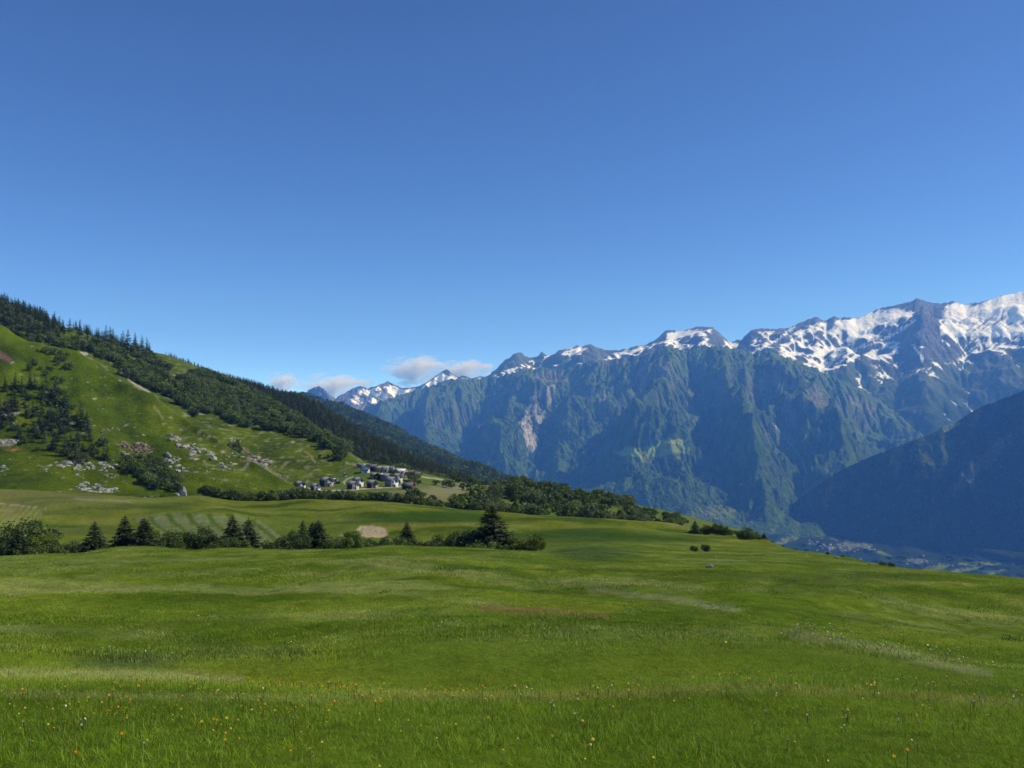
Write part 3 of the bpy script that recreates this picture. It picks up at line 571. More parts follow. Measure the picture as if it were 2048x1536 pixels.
SKE = [(1, [(1030, 706), (1000, 790)]), (0, [(1080, 720), (1060, 800)]), (0.8, [(1180, 688), (1200, 800)]), (0, [(1262, 700), (1250, 800)]), (1, [(1420, 654), (1380, 800)]), (0, [(1462, 688), (1470, 800)]), (0.8, [(1632, 633), (1560, 720), (1540, 850)]), (0.2, [(1700, 640), (1640, 730), (1640, 900)]),
       (0.6, [(1762, 615), (1720, 700), (1740, 800), (1720, 940)]), (0.35, [(1815, 610), (1795, 680), (1790, 730), (1800, 940)]), (1.1, [(1840, 598), (1848, 625), (1850, 700), (1850, 770), (1870, 940)]), (0.2, [(1895, 610), (1915, 680), (1925, 740), (1960, 940)]), (0.7, [(1990, 600), (2010, 700), (2030, 800), (2060, 940)]), (0.3, [(2150, 580), (2150, 940)])]
def shapeE(PX, PY, V, X, Y):
    rib = skeleton(PX + 8 * fbm(PX / 40, PY / 40, 301, 3), PY, SKE); e = smoothstep(0, 0.2, V) * smoothstep(1.0, 0.75, V)
    pyr = np.clip(1 - np.abs(PX - 1848) / np.maximum((PY - 612) * 0.70, 1), 0, 1) * smoothstep(608, 630, PY) * (1 - smoothstep(690, 760, PY))
    return 170 * e * (rib - 0.5) + 150 * e * fbm((X + 0.5 * Y) / 800, (Y - 0.3 * X) / 800, 303, 5, 0.55) + 10 * e * fbm(X / 50, Y / 50, 304, 3) + 70 * pyr
def colE(X, Y, Z, px, py, V, SLP, LA, lap):
    n1 = fbm(px / 30, py / 22, 311, 4); n2 = fbm(px / 5, py / 4, 312, 4); a = px * 0.80 - py * -0.60
    # streaks that follow the ledges, falling to the left
    s = (px * 0.78 - (-py) * 0 - 0) ; al = px * 0.80 - py * 0.60; ac = px * 0.60 + py * 0.80
    stL = ridged(al / 95, ac / 11, 313, 4, 0.55); stS = ridged(px / 18, (py - 0.25 * px) / 60, 314, 3); stH = fbm(al / 26, ac / 6, 315, 4)
    C = np.zeros(px.shape + (3,)) + np.array((0.098, 0.106, 0.118)); C = lay(C, (0.150, 0.160, 0.175), smoothstep(0, 0.6, n2)); C = lay(C, (0.060, 0.061, 0.064), smoothstep(0.1, 0.7, -n2 + 0.3 * n1))
    alt = (py - np.interp(px, [930, 1100, 1300, 1500, 1650, 1800, 2048, 2300], [700, 700, 690, 690, 700, 735, 690, 690]))
    g = smoothstep(-30, 50, alt + 30 * n1); C = lay(C, (0.066, 0.095, 0.026), g * 0.9); C = lay(C, (0.026, 0.043, 0.014), smoothstep(45, 110, alt + 30 * n1 + 20 * n2)); C = lay(C, (0.10, 0.12, 0.04), blob(px, py, 1780, 772, 110, 16, -0.08) * smoothstep(-0.4, 0.3, n2))
    C = lay(C, (0.16, 0.15, 0.13), smoothstep(0.1, 0.6, n2 + n1 * 0.4) * blob(px, py, 1990, 760, 80, 50) * 0.6)
    d = np.zeros_like(px)
    for w, q in ((1.0, (2040, 640, 190, 60, -0.25)), (0.9, (1730, 650, 110, 34, -0.35)), (0.75, (1670, 700, 90, 45, -0.7)), (0.75, (1770, 702, 50, 22, -0.1)), (0.6, (1850, 705, 60, 40, 1.0)), (0.6, (1930, 660, 50, 70, -0.5)), (0.62, (1600, 690, 90, 28, -0.55)), (0.5, (1520, 690, 50, 26, -0.6)),
                 (0.6, (1360, 672, 50, 20, -0.3)), (0.5, (1405, 680, 50, 26, -0.5)), (0.55, (1455, 690, 22, 14, 0)), (0.62, (1150, 702, 34, 14, -0.2)), (0.58, (1100, 722, 44, 18, -0.6)), (0.5, (1260, 706, 60, 14, -0.3)), (0.45, (1150, 720, 22, 10, 0)), (0.5, (1030, 740, 60, 10, -0.4)), (0.55, (1345, 705, 40, 12, -0.5)), (0.6, (1910, 700, 40, 30, 0.7)), (0.5, (1960, 690, 90, 40, -0.2)), (0.42, (1780, 735, 120, 26, -0.4))):
        d = np.maximum(d, w * np.sqrt(blob(px, py, *q)))
    pyr = (np.abs(px - 1850 - (py - 640) * 0.1) < (py - 618) * 0.46) & (py < 725); pyr = pyr * smoothstep(616, 632, py)
    d = d * (1 - 0.36 * pyr)
    snow = d + 0.14 * (stL - 0.95) + 0.10 * stH + 0.16 * np.clip(LA - 4.0, -0.8, 1.2) + np.clip(lap * 0.03, -0.3, 0.4) - 0.7 * np.clip(SLP - 0.85, -0.3, 0.8) - 0.33; snow = np.where((py < crestE(px) + 5) & (px < 1940), snow - 0.25, snow)
    S = smoothstep(-0.05, 0.14, snow)
    cap = smoothstep(0.26, 0.42, d * (px > 1880) * smoothstep(690, 650, py) + 0.10 * stH); S = np.maximum(S, cap * (1 - 0.9 * pyr))
    rockband = smoothstep(0.30, 0.55, fbm(al / 40, ac / 5, 316, 3)) * (px > 1940) * smoothstep(622, 640, py); S = S * (1 - 0.8 * rockband)
    for pts, w_ in (([(1750, 648), (1700, 690), (1660, 725), (1640, 738)], 3.0), ([(1760, 672), (1710, 700), (1668, 735)], 2.0), ([(1830, 640), (1790, 668), (1730, 695)], 2.5), ([(1828, 690), (1842, 712), (1845, 724)], 2.5), ([(1940, 640), (1965, 668), (1945, 680), (1925, 698)], 2.5), ([(1510, 704), (1560, 678), (1590, 655)], 3.0), ([(1560, 700), (1610, 668)], 2.4), ([(2048, 660), (1990, 672), (1940, 702)], 2.2)):
        dd, _ = seg_dist(px + 5 * n2 + 4 * n1, py + 4 * n2, pts); S = np.maximum(S, (1 - smoothstep(0.6, 1.3, dd / w_)) * smoothstep(-0.5, 0.1, n2))
    C = lay(C, (0.90, 0.90, 0.90), S); return C
m_snow = terrain_mat('alpine_rock_snow', [(0.02, 4, 0.86, 1.08)], [(0.012, 12.0), (0.05, 3.0)])
massif('snow_range', 930, 2300, 2.8, 200, crestE, baseE, crestYE, baseYE, lambda V: V ** 1.0, shapeE, colE, m_snow, (ERE_N, ERE_K, 0.42, 3.0, 0.16), 2.2, 17, 7.0, 9)

# the farthest peaks at the head of the valley
crestF = curve([(560, 815), (600, 797), (618, 780), (630, 774), (638, 772), (648, 778), (660, 789), (672, 797), (680, 790), (690, 786), (705, 777), (720, 772), (735, 777), (755, 771), (768, 766), (775, 762), (790, 770), (805, 776), (820, 775), (840, 772), (860, 760), (878, 747), (893, 738), (905, 747), (918, 754), (925, 751), (945, 757), (960, 752), (985, 757), (1010, 765), (1060, 790)])
def depthF(PX, PY, V):
    d = 12200 + 900 * V; X = PX * 7.4; Z = PY * 7.4
    return d - 200 * (ridged(X / 420 + Z / 700, Z / 900, 401, 5) - 0.9) - 60 * fbm(X / 130, Z / 130, 402, 4)
def colF(X, Y, Z, px, py, V):
    n1 = fbm(px / 16, py / 12, 411, 4); n2 = fbm(px / 4, py / 3, 412, 3); al = px * 0.86 + py * 0.5; ac = -px * 0.5 + py * 0.86
    C = np.zeros(px.shape + (3,)) + np.array((0.15, 0.14, 0.13)); C = lay(C, (0.09, 0.085, 0.08), smoothstep(0, 0.6, n2))
    C = lay(C, (0.07, 0.085, 0.03), smoothstep(798, 815, py + 10 * n1) * (px > 740))
    d = np.maximum.reduce([0.8 * np.sqrt(blob(px, py, 745, 784, 36, 16, 0.2)), 0.9 * np.sqrt(blob(px, py, 800, 783, 46, 12, 0.1)), 0.75 * np.sqrt(blob(px, py, 715, 800, 16, 12, 0.3)), 0.8 * np.sqrt(blob(px, py, 862, 772, 26, 14, -0.6)), 0.8 * np.sqrt(blob(px, py, 890, 757, 40, 12, 0.1)), 0.7 * np.sqrt(blob(px, py, 770, 800, 44, 9, -0.1)), 0.7 * np.sqrt(blob(px, py, 950, 757, 30, 8, 0))])
    S = smoothstep(0.0, 0.12, d + 0.5 * fbm(al / 22, ac / 5, 413, 4) - 0.42) * (px > 668)
    S = S * (py > crestF(px) + 3)
    return lay(C, (0.90, 0.90, 0.90), S)
slope('farthest_peaks', 560, 1060, 1.6, crestF, curve([(500, 870), (1100, 850)]), depthF, 110, colF, m_snow, 1.2, 23)

# the shaded mountain on the right
crestG = curve([(1545, 1040), (1570, 1021), (1600, 995), (1640, 966), (1670, 948), (1700, 931), (1750, 910), (1800, 891), (1840, 876), (1870, 862), (1890, 850), (1905, 848), (1930, 833), (1960, 814), (2000, 800), (2048, 781), (2150, 735), (2400, 650)])
baseG = curve([(1545, 1052), (1600, 1062), (1700, 1080), (1850, 1085), (2048, 1105), (2400, 1150)])
SKG = [(0.3, [(1570, 1020), (1560, 1100)]), (1, [(1700, 931), (1640, 1000), (1600, 1100)]), (0.1, [(1790, 893), (1730, 960), (1700, 1010), (1680, 1100)]), (1, [(1900, 848), (1850, 930), (1830, 1000), (1800, 1100)]), (0, [(1950, 820), (1930, 900), (1900, 980), (1850, 1100)]), (1, [(2048, 830), (1990, 890), (1920, 960), (1870, 1020), (1850, 1100)]), (0.2, [(2090, 800), (2048, 940), (2000, 1100)]), (0.9, [(2200, 730), (2130, 950), (2100, 1100)])]
def shapeG(PX, PY, V, X, Y):
    rib = skeleton(PX + 7 * fbm(PX / 50, PY / 50, 501, 3), PY, SKG); e = np.sin(PI * np.clip(V, 0, 1)) ** 1.1; k = np.interp(PX, [1545, 1700, 2048], [40, 150, 290])
    return k * e * (rib - 0.6) + 0.5 * k * e * fbm(X / 420, Y / 420, 503, 5, 0.6) + 8 * e * fbm(X / 35, Y / 35, 505, 3)
topG = curve([(1545, 6600), (1640, 6480), (2048, 6050), (2400, 5700)]); botG = curve([(1545, 6480), (1600, 6270), (1700, 5900), (1850, 5550), (2048, 5050), (2400, 4400)])
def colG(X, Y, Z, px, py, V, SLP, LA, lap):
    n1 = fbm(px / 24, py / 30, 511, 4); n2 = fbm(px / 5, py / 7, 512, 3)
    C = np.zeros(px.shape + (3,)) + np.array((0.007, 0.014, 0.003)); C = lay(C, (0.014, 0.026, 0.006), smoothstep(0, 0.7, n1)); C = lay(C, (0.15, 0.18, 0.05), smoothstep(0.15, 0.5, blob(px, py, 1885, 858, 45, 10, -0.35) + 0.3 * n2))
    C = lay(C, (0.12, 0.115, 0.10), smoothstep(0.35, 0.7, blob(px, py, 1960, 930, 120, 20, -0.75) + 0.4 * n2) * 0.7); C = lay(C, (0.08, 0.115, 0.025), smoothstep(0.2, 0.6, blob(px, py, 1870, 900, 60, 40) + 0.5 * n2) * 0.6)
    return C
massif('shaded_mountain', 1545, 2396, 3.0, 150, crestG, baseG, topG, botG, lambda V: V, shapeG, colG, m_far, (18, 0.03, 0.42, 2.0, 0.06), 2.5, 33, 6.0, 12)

# the valley floor
def depthV(PX, PY, V):
    d = floor_depth(PY) + 0 * PX
    e = smoothstep(0, 0.15, V) * smoothstep(1, 0.8, V)
    return d - 110 * e * fbm(PX / 60, PY / 22, 601, 5) - 70 * e * ridged(PX / 50, PY / 30, 602, 4)
def colV(X, Y, Z, px, py, V):
    n1 = fbm(px / 40, py / 14, 611, 4); n2 = fbm(px / 7, py / 4, 612, 3)
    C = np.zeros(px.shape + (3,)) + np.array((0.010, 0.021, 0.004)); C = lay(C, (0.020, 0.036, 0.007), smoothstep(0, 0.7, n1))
    fld = np.zeros_like(px)
    for q in ((1715, 1090, 42, 6, 0.1), (1580, 1078, 24, 7, -0.2), (1760, 1105, 34, 4, 0.3), (1870, 1137, 40, 8, -0.25), (1920, 1142, 60, 5, -0.2), (1830, 1122, 30, 6, 0), (1960, 1128, 60, 5, 0), (1800, 1080, 25, 5, 0), (1560, 1085, 20, 5, 0), (1990, 1145, 30, 4, -0.3)):
        fld = np.maximum(fld, blob(px + 4 * n2, py + 2 * n2, *q))
    C = lay(C, (0.105, 0.155, 0.030), smoothstep(0.3, 0.6, fld + 0.3 * n2)); C = lay(C, (0.12, 0.13, 0.06), smoothstep(0.5, 0.8, fld + 0.5 * n1) * smoothstep(0.4, 0.6, fld) * 0.6)
    d, _ = seg_dist(px, py, [(2048, 1048), (1990, 1075), (1950, 1100)]); C = lay(C, (0.12, 0.14, 0.06), (1 - smoothstep(1, 2.5, d)) * 0.7)
    for q in ((1833, 1124, 12, 5), (1690, 1096, 30, 8), (1910, 1143, 22, 3), (1975, 1143, 14, 2)): C = lay(C, (0.13, 0.13, 0.10), smoothstep(0.4, 0.7, blob(px, py, *q) + 0.4 * n2) * 0.8)
    return C
slope('valley_floor', 1330, 2400, 2.0, curve([(1330, 1050), (1400, 1056), (1545, 1040), (1600, 1052), (1700, 1070), (1850, 1075), (2048, 1095), (2400, 1140)]), curve([(1300, 1240), (2500, 1260)]), depthV, 150, colV, m_far, 0.0, 43)
# ------------------------------------------------------------------ foliage: leaf-sized faces, grown once per kind and copied
def leaf_mat(name, base, trans=0.25, vary=0.25, hue=0.0):
    k = NT(name); v = k.attr('var').outputs['Fac']; r = k.n('ObjectInfo').outputs['Random']
    f = k.math('ADD', k.rng(v, 0, 1, 1 - 0.45, 1 + 0.45), k.rng(r, 0, 1, -vary, vary))
    c = k.mixc(k.rng(r, 0, 1, 0, 1), tuple(np.array(base) * (0.92, 0.96, 1.15)), tuple(np.array(base) * (1.12, 1.05, 0.8)))
    k.leafy(k.scalec(c, f), trans); return k.m
m_broad = leaf_mat('broadleaf_foliage', (0.092, 0.152, 0.010), 0.32, 0.22)
m_willow = leaf_mat('grey_green_foliage', (0.110, 0.155, 0.045), 0.32, 0.18)
m_alder = leaf_mat('dark_broadleaf_foliage', (0.054, 0.094, 0.009), 0.30, 0.22)
m_spruce = leaf_mat('spruce_needles', (0.025, 0.043, 0.009), 0.12, 0.18)
m_larch = leaf_mat('larch_needles', (0.070, 0.11, 0.028), 0.25, 0.2)
kb = NT('bark'); kb.principled(kb.ramp(kb.noise(14, 4, 0.6, kb.pos()), [(0.3, (0.05, 0.04, 0.03)), (0.7, (0.15, 0.13, 0.11))]), 0.95, 0.05); m_bark = kb.m

def quads_from(P, A, B):
    """leaf faces: centre P, half axes A and B -> verts (n*4,3), faces"""
    V = np.stack([P - A - B, P + A - B, P + A + B, P - A + B], 1).reshape(-1, 3)
    return V, np.arange(len(V)).reshape(-1, 4)
def unit(v): return v / np.maximum(np.linalg.norm(v, axis=-1, keepdims=True), 1e-9)
def rand_dir(r, n): return unit(r.normal(size=(n, 3)))
def tube(pts, rad, n=6):
    pts = np.asarray(pts, float); V = []; a = np.arange(n) * 2 * PI / n
    for i, p in enumerate(pts):
        d = unit(pts[min(i + 1, len(pts) - 1)] - pts[max(i - 1, 0)]); x = unit(np.cross(d, (0.3, 1, 0.1))); y = np.cross(d, x)
        V.append(p + rad[i] * (np.cos(a)[:, None] * x + np.sin(a)[:, None] * y))
    Fc = [(i * n + j, i * n + (j + 1) % n, (i + 1) * n + (j + 1) % n, (i + 1) * n + j) for i in range(len(pts) - 1) for j in range(n)]
    return np.concatenate(V), np.array(Fc)
def join(parts):
    V, Fa, o = [], [], 0
    for v, f in parts: V.append(v); Fa.append(f + o); o += len(v)
    return np.concatenate(V), np.concatenate(Fa)

def broadleaf(seed, width=0.9, base=0.12, clumps=30, per=60, leaf=0.030, flat=1.0, stems=1):
    """unit-high tree: returns (leaf verts, faces, var), (trunk verts, faces)"""
    r = np.random.default_rng(seed); h = (1 - base) / 2; cz = base + h
    d = rand_dir(r, clumps); rad = r.random(clumps) ** 0.42
    C = d * rad[:, None] * np.array([width / 2 * 0.80, width / 2 * 0.80, h * 0.80]) + np.array([0, 0, cz])
    low = np.clip((C[:, 2] - base) / (2 * h), 0, 1); C[:, :2] *= (0.72 + 0.5 * np.sin(PI * np.clip(low * 0.9 + 0.08, 0, 1)))[:, None]
    cr = (0.085 + 0.085 * r.random(clumps)) * (0.6 + 0.5 * width)
    ci = r.integers(0, clumps, clumps * per); n = len(ci)
    dd = rand_dir(r, n); dd[:, 2] = dd[:, 2] * 0.8 + 0.12; dd = unit(dd)
    rr = cr[ci] * (0.55 + 0.55 * r.random(n))
    P = C[ci] + dd * rr[:, None] * np.array([1, 1, flat])
    P[:, 2] = np.maximum(P[:, 2], 0.015)
    nr = unit(dd + 0.9 * r.normal(size=(n, 3))); t = unit(np.cross(nr, rand_dir(r, n))); b = np.cross(nr, t)
    s = leaf * (0.55 + 0.8 * r.random(n)); L = quads_from(P, t * s[:, None], b * (s * 0.62)[:, None])
    var = np.repeat(np.clip(0.5 + 0.22 * r.normal(size=n) + 0.12 * r.normal(size=clumps)[ci], 0, 1), 4)
    T = []
    for k in range(stems):
        ox = 0 if stems == 1 else 0.10 * math.cos(k * 2.4); oy = 0 if stems == 1 else 0.10 * math.sin(k * 2.4)
        top = np.array([ox * 1.5, oy * 1.5, cz + 0.1]); T.append(tube([(ox * .5, oy * .5, -0.03), (ox + 0.01, oy, base), tuple(top)], [0.022, 0.017, 0.006]))
    for i in r.choice(clumps, min(9, clumps), replace=False):
        p = C[i]; z0 = max(base * 0.8, p[2] * 0.55); T.append(tube([(0, 0, z0), tuple((np.array([0, 0, z0]) + p) / 2 + 0.01), tuple(p)], [0.010, 0.007, 0.003], 4))
    return (*L, var), join(T)
def conifer(seed, width=0.42, levels=24, br=8, per=9, droop=0.22, base=0.03, power=0.9, needle=0.030):
    r = np.random.default_rng(seed); P, A, B, va = [], [], [], []
    for k in range(levels):
        z = base + (1 - base) * (k + 0.3 * r.random()) / levels
        R = width / 2 * (1 - z) ** power * (0.82 + 0.36 * r.random()) + 0.012
        nb = max(4, int(br * (0.6 + 0.6 * (1 - z))))
        a0 = r.random() * 7
        for j in range(nb):
            a = a0 + j * 2 * PI / nb + 0.35 * r.normal(); RR = R * (0.62 + 0.5 * r.random()); v0 = r.normal() * 0.14
            m = max(3, int(per * (0.35 + RR / (width / 2))))
            s = (np.arange(m) + r.random(m)) / m * 0.95 + 0.05
            dirn = np.array([math.cos(a), math.sin(a), 0]); side = np.array([-math.sin(a), math.cos(a), 0])
            zz = z - droop * RR * s + 0.35 * droop * RR * s ** 3 * 1.5
            wob = r.normal(size=m) * RR * 0.13 * (0.3 + s)
            p = dirn * (RR * s)[:, None] + side * wob[:, None]; p[:, 2] = zz - 0.012 * r.random(m)
            sz = needle * (0.55 + 0.6 * r.random(m)) * (0.55 + 0.6 * (1 - z))
            ax = unit(dirn * 1.0 + side * r.normal(size=(m, 1)) * 0.7 + np.array([0, 0, -0.35]) * (0.4 + r.random((m, 1))))
            nn = unit(np.array([0, 0, 1.0]) + 0.55 * r.normal(size=(m, 3)) + dirn * 0.4); bx = unit(np.cross(nn, ax))
            P.append(p); A.append(ax * sz[:, None]); B.append(bx * (sz * 0.42)[:, None]); va.append(np.clip(0.42 + 0.25 * s + v0 + 0.12 * r.normal(size=m), 0, 1))
    P = np.concatenate(P); A = np.concatenate(A); B = np.concatenate(B); V, Fc = quads_from(P, A, B)
    P2 = np.array([[0, 0, 0.985], [0, 0, 0.985]]); V2, F2 = quads_from(P2, np.array([[0, 0, 0.022], [0, 0, 0.022]]), np.array([[0.006, 0, 0], [0, 0.006, 0]]))
    Fc = np.concatenate([Fc, F2 + len(V)]); V = np.concatenate([V, V2])
    var = np.concatenate([np.repeat(np.concatenate(va), 4), np.full(8, 0.5)])
    return (V, Fc, var), tube([(0, 0, -0.02), (0, 0, 0.4), (0, 0, 0.97)], [0.016, 0.011, 0.002], 6)
def two_part(name, g, mat):
    (V, Fc, va), (TV, TF) = g
    return new_mesh(name + '_crown', V, Fc, {'var': va}, False, [mat]), new_mesh(name + '_trunk', TV, TF, None, True, [m_bark])
def one_part(name, g, mat):
    (V, Fc, va), (TV, TF) = g
    return new_mesh(name, np.concatenate([V, TV]), np.concatenate([Fc, TF + len(V)]), {'var': np.concatenate([va, np.full(len(TV), 0.5)])}, False, [mat, m_bark], [0] * len(Fc) + [1] * len(TF))
# near kinds (crown + trunk)
P_SPR = [two_part('spruce', conifer(10 + i, w, lv, 15, 20, dr, 0.02, pw, 0.034), m_spruce) for i, (w, lv, dr, pw) in enumerate([(0.78, 28, 0.30, 0.80), (1.05, 26, 0.32, 0.80), (0.72, 30, 0.25, 0.65), (1.00, 32, 0.34, 0.80)])]
P_BRO = [two_part('broadleaf', broadleaf(20 + i, w, b, c, 150, 0.0165, 1.0, st), m) for i, (w, b, c, st, m) in enumerate([(1.05, 0.06, 44, 1, m_alder), (0.85, 0.10, 38, 1, m_broad), (1.25, 0.03, 48, 3, m_alder), (0.75, 0.30, 30, 4, m_broad), (1.0, 0.05, 40, 3, m_willow)])]
P_SHR = [two_part('shrub', broadleaf(40 + i, w, 0.02, c, 130, 0.028, 0.9, 3), m) for i, (w, c, m) in enumerate([(1.7, 40, m_alder), (1.4, 34, m_alder), (2.1, 46, m_broad)])]
# far kinds (one mesh)
F_BRO = [one_part('broadleaf_far', broadleaf(60 + i, w, 0.05, c, 50, 0.036, 1.0, 1), m) for i, (w, c, m) in enumerate([(0.95, 22, m_broad), (1.1, 24, m_alder), (0.8, 20, m_broad), (1.25, 26, m_willow), (0.9, 20, m_alder)])]
F_SPR = [one_part('spruce_far', conifer(80 + i, w, 15, 7, 5, 0.28, 0.03, pw, 0.055), m_spruce) for i, (w, pw) in enumerate([(0.52, 0.8), (0.62, 0.8), (0.46, 0.75), (0.56, 0.9)])] + [one_part('larch_far', conifer(88, 0.46, 13, 6, 5, 0.2, 0.08, 0.7, 0.055), m_larch)]
D_BRO = [one_part('broadleaf_distant', broadleaf(100 + i, 1.0, 0.03, 12, 12, 0.085, 1.0, 1), m) for i, m in enumerate([m_broad, m_alder])]
D_SPR = [one_part('spruce_distant', conifer(110 + i, 0.42, 8, 6, 3, 0.28, 0.03, 0.85, 0.10), m_spruce) for i in range(2)]

# ------------------------------------------------------------------ instanced ground cover (nobody could count it)
def scatter(name, pts, meshes, scl, idx=None, rotz=None, tilt=None, tint=None, label=None, seed=1):
    n = len(pts); r = np.random.default_rng(seed)
    pc = bpy.data.collections.new(name + '_sources')
    for i, me in enumerate(meshes):
        o = bpy.data.objects.new('%s_source_%02d' % (name, i), me); pc.objects.link(o)
    rot = np.zeros((n, 3), np.float32); rot[:, 2] = r.random(n) * 2 * PI if rotz is None else rotz
    if tilt is not None: rot[:, :2] = tilt
    me = new_mesh(name, pts, np.zeros((0, 4), int))
    a = me.attributes.new('rot', 'FLOAT_VECTOR', 'POINT'); a.data.foreach_set('vector', rot.ravel())
    scl = np.asarray(scl, np.float32); scl = np.repeat(scl[:, None], 3, 1) if scl.ndim == 1 else scl
    a = me.attributes.new('scl', 'FLOAT_VECTOR', 'POINT'); a.data.foreach_set('vector', scl.astype(np.float32).ravel())
    a = me.attributes.new('pick', 'INT', 'POINT'); a.data.foreach_set('value', (r.integers(0, len(meshes), n) if idx is None else np.asarray(idx)).astype(np.int32))
    if tint is not None:
        a = me.attributes.new('tint', 'FLOAT_COLOR', 'POINT'); a.data.foreach_set('color', np.concatenate([tint, np.ones((n, 1))], 1).astype(np.float32).ravel())
    g = bpy.data.node_groups.new(name + '_scatter', 'GeometryNodeTree')
    g.interface.new_socket('Geometry', in_out='INPUT', socket_type='NodeSocketGeometry'); g.interface.new_socket('Geometry', in_out='OUTPUT', socket_type='NodeSocketGeometry')
    N = g.nodes; gi = N.new('NodeGroupInput'); go = N.new('NodeGroupOutput'); ip = N.new('GeometryNodeInstanceOnPoints'); ci = N.new('GeometryNodeCollectionInfo')
    ci.inputs['Collection'].default_value = pc; ci.inputs['Separate Children'].default_value = True; ci.inputs['Reset Children'].default_value = True
    def na(nm, dt):
        q = N.new('GeometryNodeInputNamedAttribute'); q.data_type = dt; q.inputs['Name'].default_value = nm; return q.outputs['Attribute']
    L = g.links.new
    L(gi.outputs[0], ip.inputs['Points']); L(ci.outputs[0], ip.inputs['Instance']); ip.inputs['Pick Instance'].default_value = True
    L(na('pick', 'INT'), ip.inputs['Instance Index']); L(na('rot', 'FLOAT_VECTOR'), ip.inputs['Rotation']); L(na('scl', 'FLOAT_VECTOR'), ip.inputs['Scale'])
    L(ip.outputs[0], go.inputs[0])
    o = obj(name, me); md = o.modifiers.new('scatter', 'NODES'); md.node_group = g
    return tag(o, label, name.replace('_', ' '), None, 'stuff')
# ------------------------------------------------------------------ where the woods stand
def cand(S, poly, y0, y1, step, seed, lift=8.0, keep=None):
    """points on a jittered world grid over a sheet, inside a photo outline and not hidden by the sheet itself"""
    r = np.random.default_rng(seed); u0 = (min(p[0] for p in poly) - CX) / F; u1 = (max(p[0] for p in poly) - CX) / F
    xs = np.arange(min(u0 * y0, u0 * y1), max(u1 * y0, u1 * y1) + step, step); ys = np.arange(y0, y1, step)
    X, Y = np.meshgrid(xs, ys); X = (X + (r.random(X.shape) - 0.5) * step * 0.95).ravel(); Y = (Y + (r.random(Y.shape) - 0.5) * step * 0.95).ravel()
    px = CX + F * X / Y; m = (px > S.px[0]) & (px < S.px[-1]); X, Y, px = X[m], Y[m], px[m]
    Z = S.z(X, Y); py = HY - F * Z / Y
    m = inpoly(px, py, poly) & (Z / Y + lift / Y >= S.sample(S.run, X, Y)) & (px > -110) & (px < 2160)
    if keep is not None: m &= keep(px, py, X, Y, r)
    return np.stack([X, Y, Z], 1)[m]
def ppx(P): return CX + F * P[:, 0] / P[:, 1]
def ppy(P): return HY - F * P[:, 2] / P[:, 1]
TREE = dict(individual=0)
def plant(proto, kind, p, h, label, cat, group=None, wide=1.0, sink=0.0):
    rz = random.random() * 6.28
    if isinstance(proto, tuple):
        e = empty(kind, (p[0], p[1], p[2] - sink), rz, (h * wide, h * wide, h))
        obj('crown', proto[0], e); obj('trunk', proto[1], e)
    else:
        e = obj(kind, proto, None, (p[0], p[1], p[2] - sink), rz, (h * wide, h * wide, h))
    return tag(e, label, cat, group)
def foot(px, py, S=None, Y=None):
    Y = Y or (S or MAIN).hit(px, py); return np.array([(px - CX) / F * Y, Y, (S or MAIN).z((px - CX) / F * Y, Y)])

# ---- the brook: spruces, broadleaves and shrubs one by one: (column, photo height of top, photo foot, depth)
brook_trees = [
    ('S', 3, 36, 1060, 212, 'small dark spruce in front of the big round tree at left', 1.0), ('S', 1, 190, 1048, 214, 'broad spruce with a pointed leader beside the grey willow bush', 1.0), ('S', 0, 250, 1036, 210, 'tall pointed spruce, left of two close together above the left crest', 1.0),
    ('S', 2, 289, 1041, 208, 'narrow full spruce, right of two close together above the left crest', 1.15), ('S', 0, 466, 1035, 218, 'pointed spruce rising out of a broad leafy bush below the mown strips', 1.0), ('S', 2, 497, 1043, 222, 'slim spruce just right of the one rising out of the bush', 1.0),
    ('S', 1, 606, 1046, 222, 'left spruce of three crowded together in the middle of the brook line', 0.85), ('S', 2, 625, 1050, 226, 'middle spruce of three crowded together in the brook line', 1.0), ('S', 2, 637, 1046, 222, 'right spruce of three crowded together in the brook line', 1.1), ('S', 0, 814, 1049, 225, 'single small spruce right of the bare sandy patch', 1.05),
    ('S', 3, 984, 1016, 214, 'tallest and darkest spruce of the brook line, standing alone in the middle', 1.18)]
for k, i, x, top, Y, lab, wd in brook_trees:
    X = (x - CX) / F * Y; z = float(MAIN.z(X, Y)); h = (HY - top + 7) / F * Y - z
    plant(P_SPR[i], 'spruce_tree', (X, Y, z - 0.2), h, lab, 'spruce tree', 'spruces along the brook', wd * 1.15)
